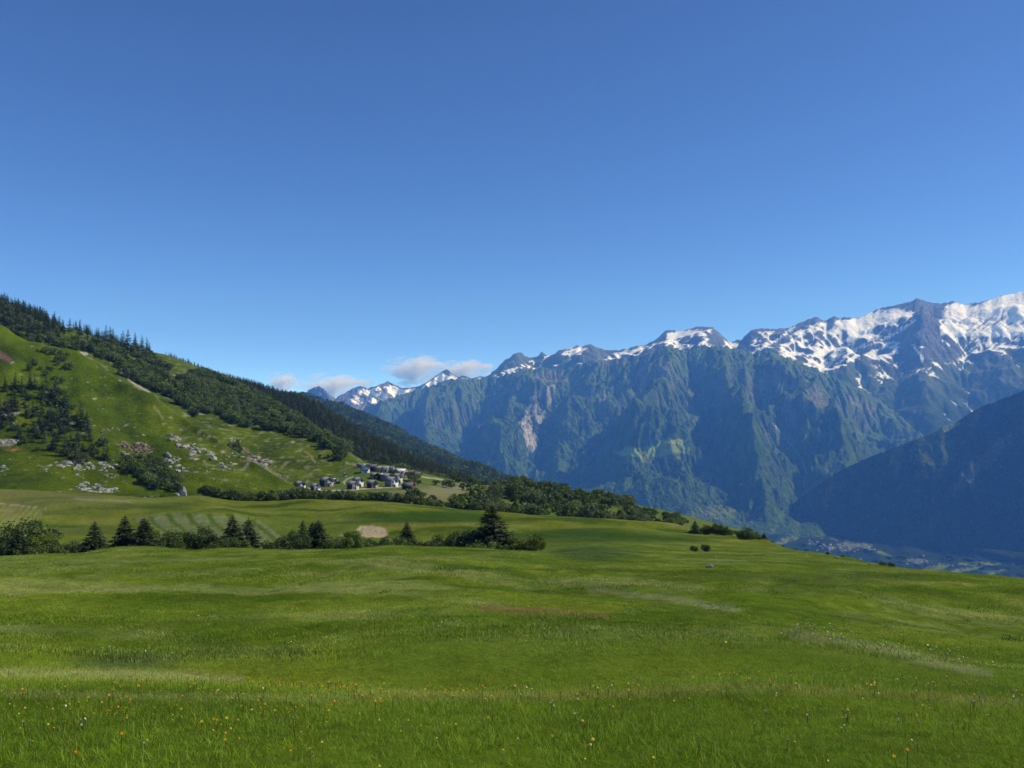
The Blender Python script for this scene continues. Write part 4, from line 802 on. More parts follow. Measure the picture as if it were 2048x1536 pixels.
brook_broad = [
    (0, 62, 1035, 222, 1.1, 'big round leafy tree at the left end of the brook line'), (1, 4, 1064, 226, 1.3, 'leafy tree cut by the left edge of the photo'), (1, 88, 1062, 216, 0.9, 'bright green smaller tree leaning on the big round one'), (4, 143, 1080, 212, 1.0, 'pale grey green willow bush left of the broad spruce'),
    (2, 352, 1062, 214, 1.1, 'dark wide leafy tree below the mown strips, left half of a pair'), (2, 398, 1056, 218, 1.0, 'dark wide leafy tree below the mown strips, right half of a pair'), (0, 458, 1072, 208, 1.1, 'leafy bush at the foot of the pointed spruce'), (1, 484, 1076, 206, 1.0, 'leafy bush between the two slim spruces'),
    (1, 575, 1068, 226, 0.9, 'rounded leafy tree left of the three crowded spruces'), (2, 592, 1064, 216, 0.9, 'dark leafy tree against the left crowded spruce'), (3, 706, 1062, 206, 1.0, 'small leafy tree on several bare stems below the sandy patch'), (1, 795, 1073, 222, 1.2, 'dark leafy bush against the single small spruce'),
    (3, 878, 1071, 222, 1.0, 'light crowned leafy tree right of the single small spruce'), (0, 915, 1062, 215, 1.0, 'pointed leafy tree left of the tallest spruce'), (2, 948, 1060, 217, 0.8, 'dark leafy tree pressed against the left of the tallest spruce'), (1, 1034, 1070, 211, 0.9, 'rounded leafy tree just right of the tallest spruce'),
    (1, 1073, 1062, 208, 0.85, 'lone slender leafy tree at the right end of the brook line'), (2, 1012, 1068, 214, 0.9, 'leafy tree tucked under the right branches of the tallest spruce')]
for i, x, top, Y, wd, lab in brook_broad:
    X = (x - CX) / F * Y; z = float(MAIN.z(X, Y)); h = (HY - top + 5) / F * Y - z
    plant(P_BRO[i], 'broadleaf_tree', (X, Y, z - 0.2), h, lab, 'broadleaf tree', 'leafy trees along the brook', wd)
brook_shrub = [(0, 120, 1088, 212), (1, 215, 1090, 212), (0, 325, 1082, 212), (1, 430, 1084, 210), (1, 548, 1078, 218), (0, 562, 1084, 212), (0, 675, 1079, 214), (1, 728, 1086, 212), (0, 745, 1081, 214), (1, 768, 1080, 214), (2, 785, 1078, 214), (1, 856, 1079, 216), (0, 930, 1076, 216), (1, 955, 1088, 206), (2, 966, 1083, 208), (0, 1048, 1088, 210), (1, 1010, 1088, 206), (0, 20, 1086, 216), (1, 72, 1088, 212), (2, 105, 1092, 210)]
for i, x, top, Y in brook_shrub:
    X = (x - CX) / F * Y; z = float(MAIN.z(X, Y)); h = max(1.0, (HY - top + 4) / F * Y - z)
    plant(P_SHR[i], 'shrub', (X, Y, z - 0.1), h, 'low leafy shrub filling the gaps between trees along the brook', 'shrub', 'low shrubs along the brook', random.uniform(0.75, 1.1))

BR, CO = [], []          # far broadleaves and conifers: (point, height, sort)
def woods(S, poly, y0, y1, step, seed, hb, out, jit=0.35, lift=8, keep=None, lab=0):
    P = cand(S, poly, y0, y1, step, seed, lift, keep); r = np.random.default_rng(seed + 500)
    for p in P: out.append((p, hb * (1 + jit * (r.random() * 2 - 1)), lab))
def patchy(scale, thr, sd):
    return lambda px, py, X, Y, r: fbm(X / scale, Y / scale, sd, 3) > thr
# hedge of bushes beyond the lip, left to right
hedge = [(405, 995), (600, 1002), (640, 1000), (660, 984), (560, 985), (410, 974)]
woods(MAIN, [(400, 992), (470, 1012), (580, 1012), (690, 1012), (800, 1016), (880, 1024), (880, 1000), (800, 999), (760, 1000), (700, 994), (640, 988), (560, 984), (480, 984), (400, 980)], 436, 535, 3.6, 201, 5.0, BR, 0.4, 6, lambda px, py, X, Y, r: ((Y < 476) & ((px < 800) | (r.random(len(px)) < 0.5))) & (fbm(X / 9, Y / 9, 5, 2) > -0.45), 1)
for x, Y_, h in ((818, 500, 7), (829, 502, 7.5), (838, 505, 5), (846, 505, 4.5), (866, 500, 5), (905, 480, 6), (892, 478, 4), (612, 480, 8), (600, 478, 7), (655, 490, 7.5), (646, 490, 6), (678, 480, 6), (690, 482, 5), (704, 484, 4.5), (722, 486, 4), (752, 486, 5.5), (780, 490, 5), (795, 495, 4), (585, 474, 6)):
    X = (x - CX) / F * Y_; BR.append((np.array([X, Y_, float(MAIN.z(X, Y_))]), h, 1))
# the wood on the right-hand shoulder
wood_r = [(905, 1020), (960, 1034), (1060, 1046), (1170, 1050), (1252, 1052), (1262, 1010), (1200, 1000), (1130, 990), (1060, 975), (1020, 970), (980, 985), (930, 1000)]
woods(MAIN, wood_r, 440, 735, 6.6, 203, 8.0, BR, 0.35, 9, lambda px, py, X, Y, r: (fbm(X / 26, Y / 26, 15, 3) > 0.06) & ~inpoly(px, py, [(1000, 1012), (1080, 1020), (1130, 1034), (1120, 1042), (1060, 1034), (1000, 1026)]) & (px > 905 + 0.25 * (Y - 450)), 2)
woods(MAIN, [(905, 1008), (1010, 1024), (1012, 1040), (905, 1024)], 440, 600, 5.0, 207, 6.0, BR, 0.35, 6, None, 2)
woods(MAIN, [(1180, 1036), (1300, 1052), (1310, 1062), (1180, 1052)], 424, 540, 4.0, 208, 5.0, BR, 0.35, 5, None, 2)
woods(MAIN, [(1255, 1015), (1330, 1032), (1400, 1048), (1400, 1058), (1330, 1056), (1255, 1050)], 430, 640, 6.5, 209, 4.5, BR, 0.4, 5, lambda px, py, X, Y, r: r.random(len(px)) < np.interp(px, [1255, 1300, 1400], [0.5, 0.28, 0.2]), 3)
for x, Y_, h in ((1288, 500, 5.5), (1315, 470, 6), (1306, 455, 4.5), (1322, 452, 4.5), (1347, 455, 6), (1337, 440, 3)):
    X = (x - CX) / F * Y_; BR.append((np.array([X, Y_, float(MAIN.z(X, Y_))]), h, 3))
single_r = [('S', 1390, 1040, 372, 'small dark conifer alone at the left end of the bushes on the right rim'), ('S', 1528, 1064, 300, 'narrow dark conifer at the right end of the bushes on the right rim')]
for k, x, top, Y_, lab in single_r:
    X = (x - CX) / F * Y_; z = float(MAIN.z(X, Y_)); plant(P_SPR[1], 'spruce_tree', (X, Y_, z - 0.3), (HY - top) / F * Y_ - z + 0.3, lab, 'spruce tree', 'conifers on the right rim', 1.1)
for i, (x, top, Y_, w_) in enumerate([(1413, 1048, 362, 1.0), (1424, 1050, 360, 1), (1434, 1046, 358, 0.9), (1450, 1050, 352, 1.1), (1462, 1056, 348, 1), (1478, 1060, 336, 1.0), (1494, 1052, 326, 1.0), (1506, 1058, 318, 1.1), (1442, 1054, 352, 1)]):
    X = (x - CX) / F * Y_; z = float(MAIN.z(X, Y_)); plant(P_BRO[i % 3], 'broadleaf_tree', (X, Y_, z - 0.3), max(2, (HY - top) / F * Y_ - z + 0.3), 'rounded leafy bush in the row along the right rim above the valley', 'broadleaf tree', 'leafy bushes on the right rim', w_)
for i, (x, top, Y_, w_, lab) in enumerate([(1519, 1074, 298, 0.9, 'round green bush at the foot of the narrow dark conifer on the right rim'), (1412, 1086, 232, 0.75, 'wide low grey green bush on the open slope below the right rim'), (1388, 1091, 234, 0.6, 'left half of the wide low bush on the open slope'), (1611, 1105, 255, 0.7, 'dark low bush on the bare right rim'), (1655, 1102, 238, 0.5, 'little upright bush among stones on the right rim'),
                                        (1545, 1086, 292, 0.9, 'low bush right of the narrow conifer on the rim'), (1565, 1090, 285, 1.0, 'low bush halfway down the right rim'), (1590, 1096, 272, 0.9, 'low bush where the rim starts to drop to the valley'), (1765, 1123, 200, 0.8, 'leafy bush low on the rim right of the far village'), (1783, 1124, 196, 0.8, 'right hand leafy bush low on the rim beyond the far village'), (1738, 1126, 204, 0.6, 'flat bush low on the rim in front of the valley'), (1686, 1115, 228, 0.8, 'dark tuft of a bush on the rim between the stones')]):
    X = (x - CX) / F * Y_; z = float(MAIN.z(X, Y_)); plant(P_SHR[i % 3], 'shrub', (X, Y_, z - 0.15), max(0.7, (HY - top) / F * Y_ - z + 0.15), lab, 'shrub', 'bushes on the right rim', w_)
# hillside woods
dec2 = [(100, 700), (160, 690), (240, 700), (300, 716), (345, 742), (420, 752), (520, 796), (600, 846), (662, 888), (700, 905), (690, 930), (640, 888), (560, 866), (500, 858), (470, 852), (440, 838), (400, 842), (370, 818), (330, 792), (280, 772), (200, 727), (150, 707), (60, 690)]
woods(H2, dec2, 700, 1180, 6.0, 211, 9.0, BR, 0.3, 9, lambda px, py, X, Y, r: (fbm(X / 40, Y / 40, 25, 3) > -0.30) & ~inpoly(px, py, [(335, 715), (395, 740), (392, 755), (360, 752), (330, 735)]), 4)
woods(H2, [(-100, 560), (0, 604), (120, 655), (260, 700), (300, 704), (300, 715), (240, 720), (150, 700), (80, 690), (0, 655), (-100, 620)], 780, 1120, 6.0, 212, 11.0, CO, 0.6, 10, lambda px, py, X, Y, r: (fbm(X / 30, Y / 30, 27, 3) > np.where(px > 118, 0.08, -0.35)), 4)
woods(H2, [(-100, 560), (0, 610), (100, 670), (140, 700), (60, 690), (0, 665), (-100, 640)], 780, 1100, 8, 213, 8.0, BR, 0.3, 9, None, 4)
for x, top, Y_ in ((172, 645, 1080), (180, 648, 1078), (193, 652, 1080), (212, 648, 1082), (220, 650, 1084), (226, 655, 1080), (246, 658, 1086), (256, 656, 1090), (270, 662, 1090), (284, 668, 1092), (294, 672, 1095), (8, 583, 1085), (30, 592, 1085), (60, 606, 1085), (82, 616, 1085), (40, 600, 1085)):
    X = (x - CX) / F * Y_; z = float(H2.z(X, Y_)); CO.append((np.array([X, Y_, z - 1]), max(9, (HY - top) / F * Y_ - z), 4))
# conifers on the spur, among the rocks
spur = [(-100, 740), (0, 760), (60, 770), (80, 755), (130, 780), (140, 850), (175, 830), (190, 880), (225, 925), (150, 930), (90, 895), (40, 890), (-100, 900)]
woods(H1, spur, 500, 720, 6.2, 221, 10.5, CO, 0.5, 9, lambda px, py, X, Y, r: fbm(X / 22, Y / 22, 29, 3) > -0.2, 5)
woods(H1, [(-100, 740), (0, 760), (130, 790), (200, 880), (225, 925), (150, 930), (40, 890), (-100, 900)], 500, 720, 8, 222, 4.5, BR, 0.4, 5, lambda px, py, X, Y, r: fbm(X / 18, Y / 18, 33, 3) > -0.05, 5)
woods(H1, [(235, 925), (300, 922), (330, 940), (368, 975), (360, 986), (310, 980), (250, 950)], 480, 600, 4.5, 223, 6.0, BR, 0.35, 6, None, 5)
woods(H1, [(60, 700), (140, 705), (150, 760), (120, 775), (50, 740)], 640, 760, 7.0, 224, 5.0, BR, 0.35, 6, lambda px, py, X, Y, r: fbm(X / 20, Y / 20, 35, 3) > 0.0, 5)
woods(H2, [(450, 888), (480, 880), (490, 925), (540, 935), (520, 945), (470, 920)], 600, 780, 5.5, 225, 4.5, BR, 0.4, 5, lambda px, py, X, Y, r: fbm(X / 15, Y / 15, 37, 2) > 0.1, 6)
for x, y, h in ((640, 918, 4.5), (664, 882, 7), (672, 892, 6), (678, 900, 4), (656, 915, 3), (470, 893, 4), (480, 905, 5)):
    Y_ = H2.hit(x, y)
    if Y_: X = (x - CX) / F * Y_; BR.append((np.array([X, Y_, float(H2.z(X, Y_))]), h, 6))
# conifer slope behind the village, then the far slope
woods(H3, [(330, 712), (450, 750), (560, 785), (640, 812), (760, 888), (860, 934), (960, 975), (1000, 992), (960, 990), (880, 965), (800, 960), (700, 950), (600, 935), (500, 905), (330, 800)], 800, 1700, 6.2, 231, 11.0, CO, 0.42, 9, lambda px, py, X, Y, r: (Y > np.interp(px, [600, 700, 800, 900, 980], [800, 868, 870, 880, 890])), 7)
woods(H3, [(640, 890), (700, 915), (760, 935), (830, 950), (900, 968), (830, 968), (700, 956), (640, 935)], 780, 1010, 6.5, 232, 9.0, BR, 0.3, 9, lambda px, py, X, Y, r: (Y < np.interp(px, [640, 700, 800, 900], [960, 905, 885, 880])), 7)
FAR = []
woods(H4, [(560, 780), (700, 815), (860, 890), (980, 945), (1060, 975), (1110, 1000), (1060, 1010), (900, 1000), (700, 950), (560, 900)], 2250, 4950, 15.0, 241, 20.0, FAR, 0.45, 20, lambda px, py, X, Y, r: (fbm(X / 110, Y / 110, 39, 3) > -0.25), 8)
for x, Y_, h in ((748, 655, 7), (757, 640, 5)): pass
# trees between the houses
for x, y, h, kind in ((791, 952, 6, 'B'), (822, 962, 8, 'B'), (832, 965, 7, 'B'), (838, 969, 4, 'B'), (872, 970, 4.5, 'B'), (893, 975, 6.5, 'B'), (902, 977, 7, 'B'), (925, 980, 6, 'B'), (938, 982, 7, 'B'), (918, 968, 7, 'B'), (945, 972, 8, 'B')):
    Y_ = MAIN.hit(x, y)
    if Y_: X = (x - CX) / F * Y_; BR.append((np.array([X, Y_, float(MAIN.z(X, Y_))]), h, 9))

LABB = {1: ('rounded leafy bush in the dark hedge below the stone hamlet', 'bushes in the hedge below the hamlet'), 2: ('leafy tree in the dense broadleaf wood on the shoulder right of the hamlet', 'trees in the wood on the shoulder'), 3: ('small round leafy tree scattered on the grass right of the shoulder wood', 'scattered trees right of the wood'),
        4: ('leafy tree in the broadleaf wood covering the upper hillside', 'broadleaf trees on the upper hillside'), 5: ('leafy bush among the rocks at the foot of the left hillside', 'bushes among the hillside rocks'), 6: ('dark bush alone on the open grass slope above the hamlet', 'lone bushes on the grass slope'), 7: ('leafy tree at the lower edge of the conifer slope behind the hamlet', 'broadleaf trees behind the hamlet'), 9: ('leafy tree growing between or beside the stone houses', 'trees in the hamlet')}
LABC = {4: ('dark conifer on the left skyline of the hillside', 'conifers on the left skyline'), 5: ('dark conifer among pale rocks on the lower left hillside', 'conifers among the hillside rocks'), 7: ('dark conifer in the dense spruce forest behind the hamlet', 'conifers in the forest behind the hamlet')}
def settle(lst, meshes, kind, cat, labs, limit, stuff, label, seed):
    lst = sorted(lst, key=lambda t: -t[1] / t[0][1]); r = random.Random(seed)
    # the ones that show largest stand as trees of their own, the rest is one mass
    for p, h, k in lst[:limit]:
        plant(meshes[r.randrange(len(meshes))], kind, p, h, labs[k][0], cat, labs[k][1], r.uniform(0.85, 1.15), 0.25)
    rest = lst[limit:]
    if rest:
        P = np.array([t[0] for t in rest]); h = np.array([t[1] for t in rest]); q = np.random.default_rng(seed)
        w_ = h * q.uniform(0.85, 1.2, len(h)); P[:, 2] -= 0.3
        scatter(stuff, P, meshes, np.stack([w_, w_, h], 1), label=label, seed=seed)
    print(kind, len(lst))
settle(BR, F_BRO, 'broadleaf_tree', 'broadleaf tree', LABB, 262, 'broadleaf_wood', 'mass of leafy trees covering the hillside above the hamlet', 61)
settle(CO, F_SPR, 'conifer_tree', 'conifer tree', LABC, 285, 'conifer_forest', 'dense dark spruce forest on the slope behind the hamlet', 62)
P = np.array([t[0] for t in FAR]); h = np.array([t[1] for t in FAR]); q = np.random.default_rng(63)
pick = np.where(fbm(P[:, 0] / 90, P[:, 1] / 90, 43, 2) + 0.35 * q.normal(size=len(P)) > 0.0, q.integers(0, 2, len(P)), 2 + q.integers(0, 2, len(P)))
scatter('far_slope_wood', P, D_BRO + D_SPR, np.stack([h, h, h], 1), pick, label='bluish mixed forest on the far slope behind the spruces', seed=64)
print('far', len(P))
# ------------------------------------------------------------------ meadow grass and flowers
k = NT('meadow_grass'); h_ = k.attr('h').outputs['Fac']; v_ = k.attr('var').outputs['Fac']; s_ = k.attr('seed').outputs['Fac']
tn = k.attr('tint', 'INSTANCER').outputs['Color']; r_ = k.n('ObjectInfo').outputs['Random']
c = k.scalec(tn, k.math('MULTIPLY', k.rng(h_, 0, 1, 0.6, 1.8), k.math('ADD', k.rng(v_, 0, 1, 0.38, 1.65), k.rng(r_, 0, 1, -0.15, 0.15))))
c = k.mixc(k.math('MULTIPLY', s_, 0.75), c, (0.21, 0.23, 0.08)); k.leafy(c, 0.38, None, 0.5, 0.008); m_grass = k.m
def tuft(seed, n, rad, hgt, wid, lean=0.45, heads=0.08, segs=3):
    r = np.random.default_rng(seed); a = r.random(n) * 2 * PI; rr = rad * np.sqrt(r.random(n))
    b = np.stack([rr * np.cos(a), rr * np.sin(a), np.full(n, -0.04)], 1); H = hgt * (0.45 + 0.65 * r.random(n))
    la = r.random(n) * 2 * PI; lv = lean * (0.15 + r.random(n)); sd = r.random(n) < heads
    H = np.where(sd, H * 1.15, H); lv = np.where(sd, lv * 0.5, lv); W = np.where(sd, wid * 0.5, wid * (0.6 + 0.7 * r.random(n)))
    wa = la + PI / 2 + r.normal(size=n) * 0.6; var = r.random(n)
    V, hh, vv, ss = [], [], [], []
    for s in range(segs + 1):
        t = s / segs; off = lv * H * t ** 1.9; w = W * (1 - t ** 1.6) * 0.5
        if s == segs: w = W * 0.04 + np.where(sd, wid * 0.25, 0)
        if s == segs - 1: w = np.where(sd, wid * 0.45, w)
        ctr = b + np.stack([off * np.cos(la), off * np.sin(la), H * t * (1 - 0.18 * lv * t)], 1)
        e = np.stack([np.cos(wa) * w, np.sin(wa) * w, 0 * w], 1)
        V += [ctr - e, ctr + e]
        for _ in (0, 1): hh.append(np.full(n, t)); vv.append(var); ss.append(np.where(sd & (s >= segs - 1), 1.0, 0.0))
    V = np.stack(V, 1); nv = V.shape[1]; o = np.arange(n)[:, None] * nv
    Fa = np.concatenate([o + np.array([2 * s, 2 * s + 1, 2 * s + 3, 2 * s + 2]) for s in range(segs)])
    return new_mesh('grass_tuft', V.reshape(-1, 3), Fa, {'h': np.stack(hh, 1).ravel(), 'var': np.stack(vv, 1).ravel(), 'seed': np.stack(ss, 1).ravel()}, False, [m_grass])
def fan(n, y0, y1, seed, lift, um=0.70):
    r = np.random.default_rng(seed); Y = np.sqrt(y0 * y0 + (y1 * y1 - y0 * y0) * r.random(n)); X = (r.random(n) * 2 - 1) * um * Y
    Z = MAIN.z(X, Y); m = Z / Y + lift / Y >= MAIN.sample(MAIN.run, X, Y); m &= HY - F * (Z + lift) / Y < 1600
    return np.stack([X, Y, Z], 1)[m]
def tint_of(P, gain=1.0, seed=0):
    r = np.random.default_rng(seed); t = MAIN.sample(MAINC, P[:, 0], P[:, 1]) * gain
    return np.clip(t * r.uniform(0.66, 1.36, (len(t), 1)) * np.stack([r.uniform(0.86, 1.22, len(t)), np.ones(len(t)), r.uniform(0.9, 1.1, len(t))], 1), 0.005, 0.8)
GG = 1.9
near = [tuft(200 + i, 50, 0.080, h, 0.0030, l, hd) for i, (h, l, hd) in enumerate([(0.064, 1.0, 0.01), (0.076, 1.0, 0.02), (0.055, 1.1, 0.0), (0.084, 0.8, 0.05), (0.064, 0.9, 0.01)])]
mid = [tuft(220 + i, 80, 0.34, h, 0.0095, l, hd) for i, (h, l, hd) in enumerate([(0.080, 0.9, 0.02), (0.095, 0.9, 0.04), (0.062, 1.0, 0.01), (0.105, 0.7, 0.08)])]
afar = [tuft(240 + i, 130, 1.3, h, 0.030, l, hd, 2) for i, (h, l, hd) in enumerate([(0.13, 0.9, 0.04), (0.16, 0.8, 0.12), (0.10, 1.0, 0.02)])]
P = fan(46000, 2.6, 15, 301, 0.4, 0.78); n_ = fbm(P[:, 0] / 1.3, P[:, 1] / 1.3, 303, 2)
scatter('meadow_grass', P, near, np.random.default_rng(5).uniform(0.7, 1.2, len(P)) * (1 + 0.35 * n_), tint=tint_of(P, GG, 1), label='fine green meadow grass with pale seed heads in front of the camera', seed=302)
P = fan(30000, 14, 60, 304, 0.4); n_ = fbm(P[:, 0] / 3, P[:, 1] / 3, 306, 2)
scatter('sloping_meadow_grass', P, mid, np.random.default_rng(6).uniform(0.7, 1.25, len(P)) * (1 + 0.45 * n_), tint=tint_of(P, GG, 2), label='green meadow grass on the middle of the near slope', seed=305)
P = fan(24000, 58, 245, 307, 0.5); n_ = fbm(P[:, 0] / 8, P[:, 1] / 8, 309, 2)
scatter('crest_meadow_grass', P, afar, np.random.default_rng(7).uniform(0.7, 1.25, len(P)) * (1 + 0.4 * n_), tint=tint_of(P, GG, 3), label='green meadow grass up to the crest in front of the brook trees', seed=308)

def petal_mat(name, c):
    q = NT(name); q.leafy(q.scalec(q.mixc(0.0, c, c), q.rng(q.n('ObjectInfo').outputs['Random'], 0, 1, 0.75, 1.15)), 0.25, None, 0.5, 0.02); return q.m
kst = NT('flower_stem'); kst.leafy(kst.mixc(0.0, (0.06, 0.10, 0.02), (0.06, 0.10, 0.02)), 0.2); m_stem = kst.m
kce = NT('flower_centre'); kce.principled((0.55, 0.36, 0.02), 0.8, 0.1); m_centre = kce.m
def flower(seed, heads, rad, hgt, size, petals, mat, stem=0.0015, face=0.6):
    r = np.random.default_rng(seed); V, Fa, mi = [], [], []; o = 0
    for i in range(heads):
        a, q = r.random() * 6.28, rad * math.sqrt(r.random()); b = np.array([q * math.cos(a), q * math.sin(a), -0.03]); h = hgt * (0.65 + 0.5 * r.random())
        top = b + np.array([r.normal() * 0.12 * h, r.normal() * 0.12 * h, h])
        V += [b - (stem, 0, 0), b + (stem, 0, 0), top + (stem, 0, 0), top - (stem, 0, 0)]; Fa.append((o, o + 1, o + 2, o + 3)); mi.append(0); o += 4
        n = unit(np.array([r.normal() * 0.5, -face + r.normal() * 0.4, 0.8])); x = unit(np.cross(n, (0.2, 0.9, 0.4))); y = np.cross(n, x); s = size * (0.7 + 0.5 * r.random())
        for j in range(petals):
            t = j * 2 * PI / petals; d = x * math.cos(t) + y * math.sin(t); e = -x * math.sin(t) + y * math.cos(t); w = s * 2.4 / petals
            V += [top + d * s * 0.15 - e * w * 0.5, top + d * s * 0.15 + e * w * 0.5, top + d * s * 0.5 + e * w + n * s * 0.05, top + d * s * 0.5 - e * w + n * s * 0.05]; Fa.append((o, o + 1, o + 2, o + 3)); mi.append(1); o += 4
        c = s * 0.2
        V += [top + n * 0.003 - x * c - y * c, top + n * 0.003 + x * c - y * c, top + n * 0.003 + x * c + y * c, top + n * 0.003 - x * c + y * c]; Fa.append((o, o + 1, o + 2, o + 3)); mi.append(2); o += 4
    return new_mesh('wildflower', np.array(V), np.array(Fa), None, False, [m_stem, mat, m_centre], mi)
m_or, m_ye, m_wh, m_pu = petal_mat('orange_petals', (0.75, 0.27, 0.012)), petal_mat('yellow_petals', (0.72, 0.55, 0.03)), petal_mat('white_petals', (0.80, 0.80, 0.74)), petal_mat('violet_petals', (0.22, 0.20, 0.45))
PH = np.random.default_rng(77)
def bloom(name, pts, meshes, s0, s1, label, seed): scatter(name, pts, meshes, np.random.default_rng(seed).uniform(s0, s1, len(pts)), label=label, seed=seed)
full = [(-60, 1120), (2110, 1120), (2110, 1600), (-60, 1600)]
def thin(P, prob): return P[np.random.default_rng(len(P)).random(len(P)) < prob(ppx(P), ppy(P), P[:, 0], P[:, 1])]
C0 = cand(MAIN, full, 3.3, 12.5, 0.065, 401, 0.12)
f1 = [flower(410 + i, 1, 0.02, 0.095, 0.0112, 7, m_or) for i in range(3)]
bloom('orange_wildflowers', thin(C0, lambda x, y, X, Y: np.clip(1.25 * (0.30 * blob(x, y, 330, 1398, 480, 30) + 0.10 * blob(x, y, 250, 1450, 500, 70) + 0.07 * blob(x, y, 900, 1400, 900, 18) + 0.10 * blob(x, y, 1600, 1385, 420, 16) + 0.012) * (0.25 + 2.2 * smoothstep(0.0, 0.5, fbm(X / 0.9, Y / 0.9, 402, 2))), 0, 1)), f1, 0.8, 1.2, 'orange wildflowers dotted along the near rise, densest on the left', 403)
f2 = [flower(420 + i, 1, 0.02, 0.10, 0.0115, 6, m_ye) for i in range(3)]
bloom('yellow_wildflowers', thin(C0, lambda x, y, X, Y: 0.022 + 0.05 * blob(x, y, 400, 1440, 700, 90) + 0.02 * blob(x, y, 1500, 1390, 600, 40)), f2, 0.7, 1.15, 'yellow wildflowers dotted through the near grass', 404)
f3 = [flower(430 + i, 1, 0.02, 0.10, 0.0125, 8, m_wh) for i in range(3)]
bloom('white_daisies', thin(C0, lambda x, y, X, Y: 0.005 + 0.03 * blob(x, y, 1750, 1440, 480, 90) + 0.02 * blob(x, y, 1150, 1420, 150, 60)), f3, 0.8, 1.25, 'white daisies scattered in the near grass, most on the right', 405)
f4 = [flower(440 + i, 4, 0.05, 0.09, 0.010, 6, m_pu) for i in range(2)]
bloom('violet_wildflowers', thin(C0, lambda x, y, X, Y: 0.0012 + 0 * x), f4, 0.8, 1.1, 'small violet flowers scattered low in the near grass', 406)
f5 = [flower(450 + i, 22, 0.65, 0.13, 0.025, 6, m_wh, 0.004) for i in range(3)]
C1 = cand(MAIN, full, 14, 75, 0.8, 411, 0.4)
def dband(x, y, pts, half): return 1 - smoothstep(0.25, 1, seg_dist(x, y, pts)[0] / half)
bloom('white_flower_drifts', thin(C1, lambda x, y, X, Y: np.clip((0.9 * dband(x, y, [(1190, 1180), (1330, 1194), (1470, 1218)], 13) + 0.9 * dband(x, y, [(1590, 1266), (1720, 1292), (1850, 1325), (1970, 1348)], 16) + 0.12 * dband(x, y, [(620, 1180), (860, 1192), (1000, 1212)], 14) + 0.12 * dband(x, y, [(100, 1200), (300, 1222)], 22)) * (0.3 + 1.6 * smoothstep(-0.2, 0.5, fbm(X / 3, Y / 3, 412, 2))) + 0.010, 0, 1)), f5, 0.7, 1.2, 'drifts of white flowers in two bands across the slope on the right', 413)
f6 = [flower(460 + i, 3, 0.5, 0.11, 0.026, 6, m_wh, 0.004) for i in range(3)]
bloom('white_flower_specks', thin(C1, lambda x, y, X, Y: 0.32 * smoothstep(-0.1, 0.6, fbm(X / 7, Y / 7, 414, 3))), f6, 0.6, 1.1, 'single white flowers specked over the middle of the slope', 415)
f7 = [flower(470 + i, 2, 0.4, 0.10, 0.030, 6, m_ye, 0.004) for i in range(2)]
bloom('yellow_flower_specks', thin(C1, lambda x, y, X, Y: 0.16 * smoothstep(-0.1, 0.6, fbm(X / 6, Y / 6, 416, 3))), f7, 0.6, 1.1, 'single yellow flowers specked over the middle of the slope', 417)
# broad-leaved weeds and tussocks that break the turf
dock = [tuft(260 + i, 40, 0.34, h, 0.03, 1.2, 0.0, 2) for i, h in enumerate((0.11, 0.15))]
C2 = cand(MAIN, full, 30, 170, 1.6, 421, 0.4)
P = thin(C2, lambda x, y, X, Y: np.clip(0.35 * blob(x, y, 1990, 1290, 130, 80) + 0.16 * blob(x, y, 1320, 1145, 110, 18) + 0.30 * blob(x, y, 1190, 1106, 110, 20) + 0.05 * smoothstep(0.1, 0.6, fbm(X / 16, Y / 16, 422, 2)), 0, 1))
scatter('weed_clumps', P, dock, np.random.default_rng(8).uniform(0.8, 1.8, len(P)), tint=np.tile((0.034, 0.062, 0.018), (len(P), 1)) * np.random.default_rng(9).uniform(0.7, 1.3, (len(P), 1)), label='dark broad-leaved weed clumps standing out of the meadow', seed=423)
# ------------------------------------------------------------------ rocks
def rock_mat(name, a, b, c):
    k = NT(name); p = k.pos(); n1 = k.noise(0.55, 5, 0.65, p); n2 = k.noise(2.4, 4, 0.6, p)
    col_ = k.ramp(n1, [(0.28, c), (0.44, b), (0.60, a)]); f = k.rng(n2, 0.3, 0.7, 0.72, 1.18)
    k.principled(k.scalec(col_, f), 0.92, 0.1, k.bump(n2, 0.25, 1.0)); return k.m
m_lime = rock_mat('pale_limestone', (0.35, 0.345, 0.31), (0.19, 0.19, 0.16), (0.05, 0.052, 0.035))
m_tan_shadow = rock_mat('tan_rock_shadow', (0.24, 0.20, 0.14), (0.085, 0.072, 0.055), (0.02, 0.019, 0.017))  # tan rock darkened so that the cave's shadow sits in its colour
m_grey = rock_mat('grey_rock', (0.33, 0.33, 0.33), (0.22, 0.22, 0.22), (0.08, 0.08, 0.08))
